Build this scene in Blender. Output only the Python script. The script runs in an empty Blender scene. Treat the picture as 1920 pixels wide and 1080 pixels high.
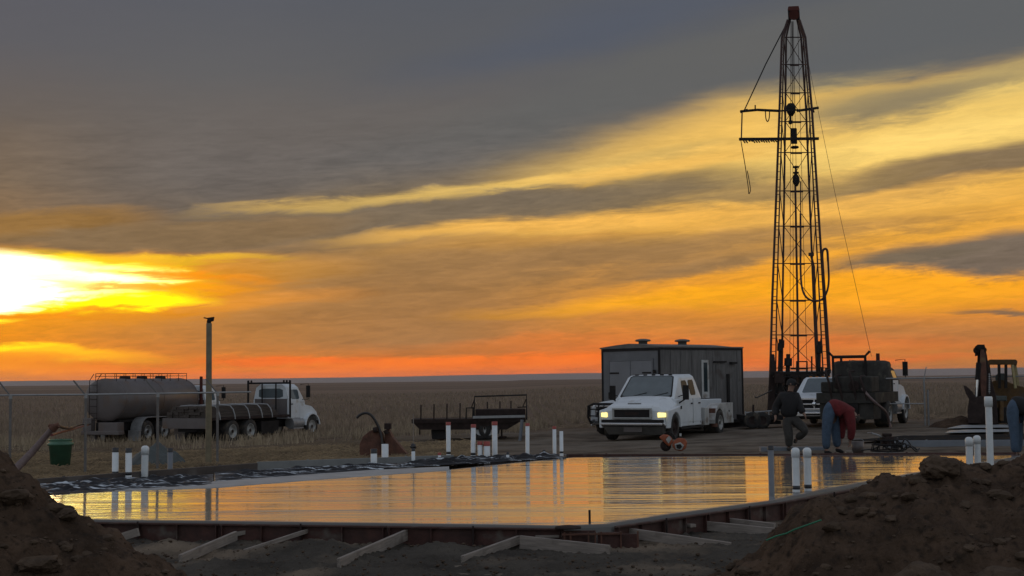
import bpy, bmesh, math, random
from mathutils import Vector, Matrix, noise
random.seed(7)
S = bpy.context.scene
C = S.collection
PI = math.pi
R = math.radians

# ------------------------------------------------------------------ camera
CAM_Z = 1.75
F = 2600.0                      # focal length in photo pixels (1920 wide)
PITCH = math.atan((711 - 540) / F)
ROLL = 0.0105
Rv = Vector((1, 0, 0)); Fv = Vector((0, math.cos(PITCH), math.sin(PITCH))); Uv = Rv.cross(Fv)
r_ = Rv * math.cos(ROLL) - Uv * math.sin(ROLL)
u_ = Rv * math.sin(ROLL) + Uv * math.cos(ROLL)
cd = bpy.data.cameras.new('camera'); cam = bpy.data.objects.new('camera', cd); C.objects.link(cam)
cam.matrix_world = Matrix(((r_.x, u_.x, -Fv.x, 0), (r_.y, u_.y, -Fv.y, 0), (r_.z, u_.z, -Fv.z, CAM_Z), (0, 0, 0, 1)))
cd.lens = F / 1920 * 36; cd.sensor_width = 36; cd.clip_start = 0.1; cd.clip_end = 60000
S.camera = cam

def at(px, py, Y):
    """point of the photo's line of sight at world distance Y"""
    d = r_ * ((px - 960) / F) + u_ * ((540 - py) / F) + Fv
    t = Y / d.y
    return Vector((0, 0, CAM_Z)) + d * t
def on(px, py, z=0.0):
    d = r_ * ((px - 960) / F) + u_ * ((540 - py) / F) + Fv
    t = (z - CAM_Z) / d.z
    return Vector((0, 0, CAM_Z)) + d * t

# ------------------------------------------------------------------ view
S.view_settings.view_transform = 'Standard'; S.view_settings.look = 'None'
S.view_settings.exposure = 0.0; S.view_settings.gamma = 1.0

# ------------------------------------------------------------------ sky
def lin(c):
    return tuple(((v / 255) / 12.92 if v / 255 <= 0.04045 else ((v / 255 + 0.055) / 1.055) ** 2.4) for v in c[:3])
SUN_AZ, SUN_EL = R(-23.0), R(3.5)
W = bpy.data.worlds.new('World'); S.world = W; W.use_nodes = True
nt = W.node_tree; nt.nodes.clear()
def N(t, **k):
    n = nt.nodes.new(t)
    for a, b in k.items(): setattr(n, a, b)
    return n
def L(a, b): nt.links.new(a, b)
def M(op, a, b=None, c=None, clamp=False):
    n = N('ShaderNodeMath', operation=op); n.use_clamp = clamp
    for i, v in enumerate((a, b, c)):
        if v is None: continue
        if isinstance(v, (int, float)): n.inputs[i].default_value = v
        else: L(v, n.inputs[i])
    return n.outputs[0]
def sstep(v, a, b, x=0.0, y=1.0):
    n = N('ShaderNodeMapRange', interpolation_type='SMOOTHSTEP'); L(v, n.inputs[0])
    for i, q in enumerate((a, b, x, y)): n.inputs[i + 1].default_value = q
    return n.outputs[0]
def mixc(f, a, b):
    n = N('ShaderNodeMix', data_type='RGBA')
    for i, v in ((0, f), (6, a), (7, b)):
        if isinstance(v, (int, float)): n.inputs[i].default_value = v
        elif isinstance(v, tuple): n.inputs[i].default_value = (*v[:3], 1)
        else: L(v, n.inputs[i])
    return n.outputs[2]
def nz(vec, sx, sy, detail=3, rough=0.55, off=0.0, dist=0.0):
    m = N('ShaderNodeMapping'); L(vec, m.inputs[0]); m.inputs[1].default_value = (off, off * 0.7, off * 1.3)
    m.inputs[3].default_value = (sx, sy, 1)
    n = N('ShaderNodeTexNoise'); n.inputs['Scale'].default_value = 1; n.inputs['Detail'].default_value = detail
    n.inputs['Roughness'].default_value = rough; n.inputs['Distortion'].default_value = dist; L(m.outputs[0], n.inputs['Vector'])
    return n.outputs[0]
tc = N('ShaderNodeTexCoord'); sp = N('ShaderNodeSeparateXYZ'); L(tc.outputs['Generated'], sp.inputs[0])
az = M('ARCTAN2', sp.outputs[0], sp.outputs[1]); el = M('ARCSINE', sp.outputs[2])
U = M('MULTIPLY_ADD', az, F, 960.0)                     # azimuth, in 1/2600 radian from 960
V = M('MULTIPLY_ADD', el, -F, 711.0)                    # elevation, downwards, horizon at 711
cb = N('ShaderNodeCombineXYZ'); L(U, cb.inputs[0]); L(V, cb.inputs[1]); P0 = cb.outputs[0]
# cirrus streaks rise a little to the right: shear the noise domain
V2 = M('ADD', V, M('MULTIPLY', U, 0.055)); cb = N('ShaderNodeCombineXYZ'); L(U, cb.inputs[0]); L(V2, cb.inputs[1]); P1 = cb.outputs[0]
nA = nz(P1, 1 / 420, 1 / 90, 3, 0.55, 3.1)
nB = nz(P1, 1 / 135, 1 / 24, 5, 0.64, 9.7, 0.7)
nC = nz(P1, 1 / 700, 1 / 160, 2, 0.5, 17.0)
nD = nz(P1, 1 / 62, 1 / 9, 4, 0.62, 5.0, 0.9)
dv = M('ADD', M('MULTIPLY', M('SUBTRACT', nA, 0.5), 60), M('ADD', M('MULTIPLY', M('SUBTRACT', nB, 0.5), 34), M('MULTIPLY', M('SUBTRACT', nD, 0.5), 5)))
du = M('MULTIPLY', M('SUBTRACT', nC, 0.5), 160)
cb = N('ShaderNodeCombineXYZ'); L(M('ADD', U, du), cb.inputs[0]); L(M('ADD', V, dv), cb.inputs[1]); PW = cb.outputs[0]
spw = N('ShaderNodeSeparateXYZ'); L(PW, spw.inputs[0]); VW = spw.outputs[1]
fray = M('SUBTRACT', M('ADD', M('MULTIPLY', nB, 0.6), M('MULTIPLY', nD, 0.4)), 0.5)
def vy(px, py): return py + 0.0108 * (px - 960)
def ramp(stops, src):
    lo, hi = -400.0, 760.0
    t = N('ShaderNodeMapRange'); L(src, t.inputs[0]); t.inputs[1].default_value = lo; t.inputs[2].default_value = hi
    cr = N('ShaderNodeValToRGB'); L(t.outputs[0], cr.inputs[0]); e = cr.color_ramp; e.interpolation = 'EASE' if 0 else 'LINEAR'
    while len(e.elements) < len(stops): e.elements.new(0.5)
    for q, (y, c) in zip(e.elements, stops):
        q.position = (y - lo) / (hi - lo); q.color = (*lin(c), 1)
    return cr.outputs[0]
G = (88, 91, 98)
cols = [
 (0,    [(-400, (96, 104, 120)), (0, (92, 92, 99)), (120, (95, 94, 98)), (250, (108, 98, 90)), (360, (132, 108, 80)), (430, (158, 118, 66)), (500, (185, 128, 52)), (600, (255, 158, 8)), (680, (255, 148, 4)), (725, (255, 132, 10))]),
 (420,  [(-400, (96, 104, 120)), (0, (90, 92, 99)), (150, (98, 97, 98)), (300, (110, 101, 94)), (400, (120, 103, 84)), (470, (152, 118, 78)), (560, (190, 132, 58)), (640, (208, 130, 50)), (690, (236, 122, 34)), (720, (250, 112, 26))]),
 (800,  [(-400, (96, 104, 120)), (0, (88, 91, 98)), (150, (94, 94, 96)), (300, (106, 100, 95)), (400, (160, 132, 84)), (480, (172, 130, 76)), (560, (164, 122, 72)), (640, (174, 120, 70)), (680, (230, 115, 40)), (712, (250, 108, 34))]),
 (1200, [(-400, (96, 104, 120)), (0, (88, 91, 98)), (215, (98, 97, 96)), (275, (140, 126, 96)), (310, (205, 172, 94)), (350, (204, 168, 88)), (420, (228, 168, 72)), (480, (205, 146, 62)), (550, (252, 164, 30)), (600, (232, 140, 42)), (660, (232, 118, 42)), (705, (238, 104, 46))]),
 (1650, [(-400, (96, 104, 120)), (0, (88, 91, 98)), (150, (98, 98, 95)), (195, (150, 138, 96)), (232, (214, 180, 98)), (290, (250, 206, 104)), (380, (235, 178, 80)), (450, (236, 168, 62)), (540, (255, 168, 30)), (600, (226, 142, 48)), (650, (196, 124, 60)), (700, (206, 110, 62))]),
 (1950, [(-400, (96, 104, 120)), (0, (92, 93, 96)), (130, (106, 104, 94)), (165, (150, 136, 98)), (200, (228, 192, 108)), (250, (252, 212, 112)), (350, (238, 182, 80)), (450, (235, 165, 60)), (540, (252, 164, 34)), (600, (214, 134, 52)), (650, (180, 116, 64)), (700, (186, 106, 66))]),
]
sky = None
for px, st in cols:
    rc = ramp([(vy(px, y) if y > 0 else y, c) for y, c in st], M('ADD', V, M('MULTIPLY', M('SUBTRACT', VW, V), 0.45)))
    if sky is None: sky = rc
    else:
        f = N('ShaderNodeMapRange', interpolation_type='SMOOTHSTEP'); L(U, f.inputs[0]); f.inputs[1].default_value = prev; f.inputs[2].default_value = px
        sky = mixc(f.outputs[0], sky, rc)
    prev = px
def stroke(cx, cy, a, b, ang, col, op=1.0, soft=0.6, fr=0.9, k=1.0):
    """one streak of cloud or of light: an elongated soft patch with frayed edges"""
    global sky
    m = N('ShaderNodeMapping', vector_type='TEXTURE'); L(PW, m.inputs[0])
    m.inputs[1].default_value = (cx, vy(cx, cy), 0); m.inputs[2].default_value = (0, 0, R(-ang)); m.inputs[3].default_value = (a, b, 1)
    ln = N('ShaderNodeVectorMath', operation='LENGTH'); L(m.outputs[0], ln.inputs[0])
    d = M('MULTIPLY_ADD', fray, fr, ln.outputs['Value'])
    f = sstep(d, 1 + soft, max(0.0, 1 - soft), 0.0, op)
    c = tuple(v * k for v in lin(col))
    sky = mixc(f, sky, c)
# golden upper right
stroke(1500, 240, 420, 60, 9, (247, 196, 100), .6, .8)
stroke(1780, 300, 330, 26, 6, (255, 214, 118), .8, .8)
stroke(1330, 262, 240, 38, 9, (246, 196, 98), .85, .8)
stroke(1850, 190, 120, 26, 10, (250, 214, 120), .9, .7)
stroke(1620, 160, 150, 20, 10, (190, 168, 110), .8, .8)
# grey underside of the great cloud sheet
stroke(1120, 60, 330, 38, 14, (84, 90, 103), .75, .9, .3)
stroke(560, 310, 520, 90, 8, (106, 100, 96), .8, .9, .3)
stroke(980, 235, 300, 45, 12, (100, 98, 96), .85, .8, .4)
stroke(1480, 105, 340, 40, 9, (92, 94, 98), .8, .9, .4)
stroke(1660, 222, 150, 24, 5, (152, 136, 100), .9, .7)
stroke(1800, 195, 170, 20, 12, (134, 122, 98), .75, .8)
# dark bands to the right
stroke(1820, 335, 330, 34, 9, (130, 110, 84), .97, .5, 1.1)
stroke(1560, 362, 200, 16, 6, (160, 132, 84), .7, .8)
stroke(1130, 372, 340, 34, 5, (128, 110, 84), .95, .6)
stroke(820, 385, 330, 30, 3, (120, 106, 88), .95, .6)
stroke(640, 420, 300, 34, 2, (124, 108, 88), .9, .7)
stroke(1400, 368, 150, 15, 5, (156, 128, 84), .7, .8)
stroke(1620, 385, 260, 12, 6, (244, 184, 86), .8, .8)
stroke(1250, 288, 120, 9, 8, (206, 170, 96), .7, .8, 1.1)
# thin light line under the cloud sheet
stroke(560, 388, 150, 7, 5, (196, 160, 92), .9, .9, .7)
stroke(860, 360, 240, 9, 6, (218, 180, 100), .95, .9, .7)
stroke(1030, 338, 110, 10, 12, (232, 192, 104), .9, .8, .7)
stroke(1250, 312, 210, 14, 6, (244, 190, 94), .85, .8)
# bright middle
stroke(960, 432, 270, 13, 2, (244, 186, 88), .95, .7, .8)
stroke(1130, 415, 320, 13, 3, (246, 184, 84), .75, .8)
stroke(1000, 455, 230, 12, 2, (214, 156, 72), .7, .8)
stroke(1560, 415, 380, 15, 5, (246, 186, 88), .7, .8)
stroke(1500, 440, 270, 12, 3, (172, 130, 76), .8, .8)
stroke(1180, 480, 340, 30, 3, (158, 122, 78), .9, .7)
stroke(1330, 502, 200, 13, 6, (146, 116, 80), .8, .8)
stroke(860, 520, 360, 60, 2, (158, 118, 74), .7, .9, .5)
stroke(720, 600, 420, 60, 0, (172, 122, 70), .6, .9, .4)
# orange on the right
stroke(1280, 562, 300, 15, 3, (255, 172, 24), .95, .8)
stroke(1700, 550, 330, 26, 2, (255, 170, 30), .8, .8)
stroke(1860, 484, 210, 34, 2, (116, 103, 90), .98, .4, .9)
stroke(1690, 492, 130, 13, 7, (116, 102, 84), .95, .6)
stroke(1880, 588, 90, 4.5, -3, (128, 102, 76), .95, .7, .5)
stroke(1300, 612, 260, 26, 0, (206, 134, 56), .6, .9)
stroke(1700, 625, 380, 24, 0, (192, 124, 64), .7, .9)
stroke(1460, 650, 360, 12, 0, (236, 120, 44), .7, .9)
# horizon fires
stroke(1020, 640, 180, 10, 2, (230, 128, 50), .7, .9)
stroke(930, 682, 330, 13, 1, (255, 118, 26), .95, .6, .7)
stroke(560, 676, 140, 9, 0, (255, 112, 26), .95, .7, .7)
stroke(520, 702, 260, 7, -1, (255, 118, 30), .8, .8, .6)
stroke(1500, 676, 300, 9, 0, (240, 108, 40), .7, .8, .8)
# around the hidden sun
stroke(520, 565, 130, 12, 3, (228, 148, 60), .7, .9)
stroke(470, 505, 150, 22, 1, (210, 146, 58), .8, .9)
stroke(140, 548, 320, 60, 0, (255, 158, 10), .95, .5, .9, 1.0)
stroke(90, 540, 270, 46, 1, (255, 214, 0), 1.0, .30, 1.1, 1.5)
stroke(250, 568, 125, 10, 1, (255, 226, 0), 1.0, .6, .8, 1.7)
stroke(80, 536, 230, 27, 1, (255, 240, 140), 1.0, .4, 1.3, 4.0)
stroke(-60, 541, 190, 44, 0, (255, 246, 205), 1.0, .35, .8, 3.6)
stroke(130, 536, 130, 12, 0, (255, 246, 170), .95, .6, .9, 2.6)
stroke(290, 545, 160, 7, 0, (255, 160, 8), .9, .7, 1.2, 1.1)
stroke(330, 522, 150, 6, -2, (255, 150, 10), .9, .8, .9, 1.0)
stroke(330, 492, 160, 8, 2, (255, 196, 40), .85, .8, .9)
stroke(20, 600, 130, 7, 0, (255, 150, 6), .9, .6, .9)
stroke(60, 660, 130, 8, -4, (255, 216, 4), .98, .8, 1.1, 1.6)
stroke(150, 670, 150, 10, -2, (255, 176, 8), .8, .8, 1.0, 1.2)
stroke(-20, 607, 60, 5, 0, (255, 226, 40), .95, .7, .6, 1.6)
stroke(-60, 458, 330, 30, 6, (150, 112, 62), .98, .28, .12)
stroke(330, 448, 330, 25, 5, (136, 110, 78), .97, .35, .2)
stroke(1830, 72, 560, 84, 7, (95, 97, 99), .97, .34, .35)
stroke(1760, 270, 260, 26, 6, (255, 216, 122), .7, .8, 1.0)
stroke(1250, 150, 330, 50, 13, (98, 98, 97), .9, .5, .3)
# fine streaks everywhere below the cloud sheet
low = sstep(V, 150, 360, 0.0, 1.0)
g = M('MULTIPLY_ADD', M('MULTIPLY', M('SUBTRACT', M('ADD', M('MULTIPLY', nB, .55), M('MULTIPLY', nD, .45)), 0.5), M('MULTIPLY_ADD', low, 1.05, 0.08)), 1.0, 1.0)
vm = N('ShaderNodeVectorMath', operation='SCALE'); L(sky, vm.inputs[0]); L(g, vm.inputs['Scale'])
hb_ = sstep(V, 640, 712, 0.0, 1.0)
fm = N('ShaderNodeVectorMath', operation='MULTIPLY'); L(vm.outputs[0], fm.inputs[0]); cmb = N('ShaderNodeCombineXYZ')
L(M('MULTIPLY_ADD', hb_, .22, 1.0), cmb.inputs[0]); L(M('MULTIPLY_ADD', hb_, .28, 1.0), cmb.inputs[1]); L(M('MULTIPLY_ADD', hb_, -.85, 1.0), cmb.inputs[2]); L(cmb.outputs[0], fm.inputs[1])
front = fm.outputs[0]
# the rest of the dome: a pale blue-grey evening sky behind the camera over the Nishita base
st = N('ShaderNodeTexSky', sky_type='NISHITA'); st.sun_disc = False; st.sun_elevation = SUN_EL; st.sun_rotation = SUN_AZ; st.dust_density = 2.0
s1 = N('ShaderNodeVectorMath', operation='SCALE'); L(st.outputs[0], s1.inputs[0]); s1.inputs['Scale'].default_value = 0.10
cloudn = nz(tc.outputs['Generated'], 2.2, 2.2, 4, 0.6, 2.0, 0.4)
BACK = 0.38
bc = mixc(sstep(cloudn, 0.35, 0.7), tuple(v * BACK for v in (0.66, 0.74, 0.92)), tuple(v * BACK for v in (1.0, 0.98, 1.02)))
ad = N('ShaderNodeVectorMath', operation='ADD'); L(s1.outputs[0], ad.inputs[0]); L(bc, ad.inputs[1])
absaz = M('ABSOLUTE', az)
fb = M('MAXIMUM', sstep(absaz, R(25), R(75)), sstep(el, R(30), R(75), 0.0, 0.75))
fin = mixc(fb, front, ad.outputs[0])
fin = mixc(sstep(el, R(-1.0), R(-4.0)), fin, (0.05, 0.04, 0.03))
bg = N('ShaderNodeBackground'); L(fin, bg.inputs[0]); bg.inputs[1].default_value = 1.0
wo = N('ShaderNodeOutputWorld'); L(bg.outputs[0], wo.inputs[0])
W.cycles.sampling_method = 'MANUAL'; W.cycles.sample_map_resolution = 1024

# ------------------------------------------------------------------ sun (veiled by cloud, out of frame on the left)
sl = bpy.data.lights.new('sun', 'SUN'); sl.energy = 0.10; sl.angle = R(10); sl.color = (1.0, 0.62, 0.28)
so = bpy.data.objects.new('sun', sl); C.objects.link(so)
sd = Vector((math.sin(SUN_AZ) * math.cos(SUN_EL), math.cos(SUN_AZ) * math.cos(SUN_EL), math.sin(SUN_EL)))
so.rotation_euler = sd.to_track_quat('Z', 'Y').to_euler()

# ------------------------------------------------------------------ materials
def mat(name, col, rough=0.7, metal=0.0, vary=0.25, scale=3.0, bump=0.0, bscale=20.0, col2=None, spec=0.5, emit=None, stretch=(1, 1, 1), dirt=None, alpha=None, coat=0.0):
    m = bpy.data.materials.new(name); m.use_nodes = True; t = m.node_tree; b = t.nodes['Principled BSDF']
    b.inputs['Roughness'].default_value = rough; b.inputs['Metallic'].default_value = metal
    b.inputs['Specular IOR Level'].default_value = spec; b.inputs['Coat Weight'].default_value = coat
    tcn = t.nodes.new('ShaderNodeTexCoord'); mp = t.nodes.new('ShaderNodeMapping'); t.links.new(tcn.outputs['Object'], mp.inputs[0]); mp.inputs[3].default_value = stretch
    n = t.nodes.new('ShaderNodeTexNoise'); n.inputs['Scale'].default_value = scale; n.inputs['Detail'].default_value = 6; n.inputs['Roughness'].default_value = 0.65
    t.links.new(mp.outputs[0], n.inputs['Vector'])
    mr = t.nodes.new('ShaderNodeMapRange'); mr.inputs[1].default_value = 0.3; mr.inputs[2].default_value = 0.7; t.links.new(n.outputs[0], mr.inputs[0])
    mx = t.nodes.new('ShaderNodeMix'); mx.data_type = 'RGBA'
    c2 = col2 if col2 else tuple(v * (1 - vary) for v in col); c1 = col if col2 else tuple(min(1, v * (1 + vary * .5)) for v in col)
    mx.inputs[6].default_value = (*c1, 1); mx.inputs[7].default_value = (*c2, 1); t.links.new(mr.outputs[0], mx.inputs[0])
    out = mx.outputs[2]
    if dirt:                       # blotches of dust, real stains; on the mound earth, crevice shade painted in
        n2 = t.nodes.new('ShaderNodeTexNoise'); n2.inputs['Scale'].default_value = dirt[1]; n2.inputs['Detail'].default_value = 8; t.links.new(tcn.outputs['Object'], n2.inputs['Vector'])
        r2 = t.nodes.new('ShaderNodeMapRange'); r2.inputs[1].default_value = dirt[2]; r2.inputs[2].default_value = dirt[2] + .18; t.links.new(n2.outputs[0], r2.inputs[0])
        m2 = t.nodes.new('ShaderNodeMix'); m2.data_type = 'RGBA'; t.links.new(r2.outputs[0], m2.inputs[0]); t.links.new(out, m2.inputs[6]); m2.inputs[7].default_value = (*dirt[0], 1); out = m2.outputs[2]
    t.links.new(out, b.inputs['Base Color'])
    if bump:
        nb = t.nodes.new('ShaderNodeTexNoise'); nb.inputs['Scale'].default_value = bscale; nb.inputs['Detail'].default_value = 5; t.links.new(mp.outputs[0], nb.inputs['Vector'])
        bp = t.nodes.new('ShaderNodeBump'); bp.inputs['Strength'].default_value = 1.0; bp.inputs['Distance'].default_value = bump; t.links.new(nb.outputs[0], bp.inputs['Height']); t.links.new(bp.outputs[0], b.inputs['Normal'])
    if emit: b.inputs['Emission Color'].default_value = (*emit[0], 1); b.inputs['Emission Strength'].default_value = emit[1]
    return m
MT = {}
def mm(k, *a, **kw):
    MT[k] = mat(k, *a, **kw); return MT[k]
mm('dirt', (0.080, 0.051, 0.034), .95, vary=.6, scale=2.2, bump=.05, bscale=14, spec=.12, dirt=((.026, .018, .013), 16, .52))  # dark blotches put the shade of crevices into the soil colour
mm('dirt_light', (0.15, 0.105, 0.07), .95, vary=.4, scale=6, bump=.01, bscale=30, spec=.15)
mm('clod', (0.085, 0.058, 0.04), .95, vary=.5, scale=7, bump=.01, bscale=40, spec=.15)
mm('white_paint', (0.60, 0.63, 0.66), .45, vary=.10, scale=1.5, spec=.3, coat=.08, dirt=((.40, .37, .33), 2.5, .60))
mm('white_dull', (0.42, 0.42, 0.41), .5, vary=.25, scale=2, dirt=((.17, .14, .115), 2.6, .5))
mm('tank_grey', (0.125, 0.108, 0.105), .42, metal=.0, spec=.3, vary=.2, scale=1.2, dirt=((.13, .085, .06), 1.1, .5))
mm('black_paint', (0.02, 0.018, 0.018), .75, vary=.3, spec=.15)
mm('dark_steel', (0.035, 0.024, 0.022), .8, spec=.15, vary=.5, scale=5)
mm('mast_steel', (0.045, 0.017, 0.014), .65, metal=.1, vary=.5, scale=4)
mm('rubber', (0.022, 0.02, 0.019), .85, vary=.4, scale=8, dirt=((.07, .055, .04), 5, .5))
mm('rim', (0.34, 0.34, 0.33), .5, metal=.3, vary=.3, scale=6)
mm('chrome', (0.65, 0.66, 0.68), .18, metal=.9, vary=.08)
mm('galv', (0.28, 0.28, 0.285), .5, metal=.3, vary=.25, scale=6)
mm('glass', (0.025, 0.035, 0.04), .08, vary=.1, spec=.25)
mm('glass_pale', (0.10, 0.12, 0.13), .1, vary=.2, spec=.6)
mm('lamp', (0.8, 0.75, 0.5), .3, emit=((1.0, .80, .22), 1.6))
mm('lens', (0.35, 0.33, 0.3), .2, vary=.1)
mm('amber', (0.6, 0.2, 0.02), .3)
mm('pvc', (0.60, 0.63, 0.65), .35, vary=.12, scale=7, dirt=((.42, .40, .37), 9, .62))
mm('pvc_grey', (0.13, 0.14, 0.16), .4, vary=.2)
mm('tape_black', (0.015, 0.015, 0.018), .4)
mm('tape_red', (0.30, 0.05, 0.04), .5)
mm('lumber', (0.25, 0.21, 0.18), .8, vary=.45, scale=5, stretch=(.6, 8, 8), bump=.002, bscale=30, dirt=((.11, .085, .07), 3, .58))
mm('form_steel', (0.06, 0.022, 0.016), .75, vary=.5, scale=6, bump=.003, bscale=30, dirt=((.11, .09, .075), 4, .6))
mm('concrete', (0.24, 0.235, 0.23), .8, vary=.25, scale=3, bump=.002, bscale=60)
mm('shed_panel', (0.12, 0.125, 0.135), .55, vary=.25, scale=1.2)
mm('shed_door', (0.165, 0.17, 0.185), .5, vary=.15, scale=1.0)
mm('shed_wood', (0.115, 0.108, 0.105), .75, vary=.5, scale=2.5, stretch=(3, 3, .35), dirt=((.05, .035, .028), 1.6, .56))
mm('shed_roof', (0.12, 0.11, 0.10), .6, vary=.3)
mm('denim', (0.05, 0.08, 0.125), .9, vary=.35, scale=9, bump=.006, bscale=14)
mm('red_cloth', (0.115, 0.008, 0.010), .9, vary=.4, scale=7, bump=.006, bscale=12)
mm('dark_cloth', (0.012, 0.011, 0.012), .9, vary=.4, scale=7, bump=.006, bscale=12)
mm('trouser', (0.05, 0.046, 0.042), .9, vary=.35, scale=7, bump=.006, bscale=12)
mm('skin', (0.22, 0.125, 0.09), .6, vary=.15)
mm('hair', (0.03, 0.02, 0.015), .8)
mm('glass_dark', (0.02, 0.026, 0.03), .35, vary=.2, spec=.08)
mm('galv_dark', (0.15, 0.14, 0.135), .6, vary=.3, scale=6, spec=.2)
mm('skirt', (0.13, 0.125, 0.12), .6, vary=.3, spec=.2)
mm('green_plastic', (0.06, 0.15, 0.095), .4, vary=.25, scale=5, dirt=((.07, .1, .05), 6, .6))
mm('hose', (0.14, 0.095, 0.09), .6, vary=.4, scale=12)
mm('hose_black', (0.02, 0.016, 0.016), .5)
mm('hose_red', (0.16, 0.03, 0.03), .5)
mm('rust', (0.11, 0.045, 0.028), .8, vary=.5, scale=5, bump=.01, bscale=12, dirt=((.16, .11, .05), 3, .6))
mm('orange', (0.30, 0.07, 0.025), .5, vary=.35, scale=14)
mm('tarp', (0.05, 0.06, 0.058), .55, vary=.4, scale=4)
mm('tan', (0.30, 0.25, 0.12), .6, vary=.25, scale=8)
mm('tan_steel', (0.17, 0.14, 0.085), .55, vary=.35, scale=5)
mm('yellow_mach', (0.10, 0.058, 0.026), .8, spec=.15, vary=.4, scale=5, dirt=((.07, .05, .04), 3, .5))
mm('cord_green', (0.02, 0.17, 0.09), .6)
mm('interior', (0.05, 0.045, 0.04), .9)
mm('crown_red', (0.075, 0.02, 0.015), .7, spec=.2)

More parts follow.
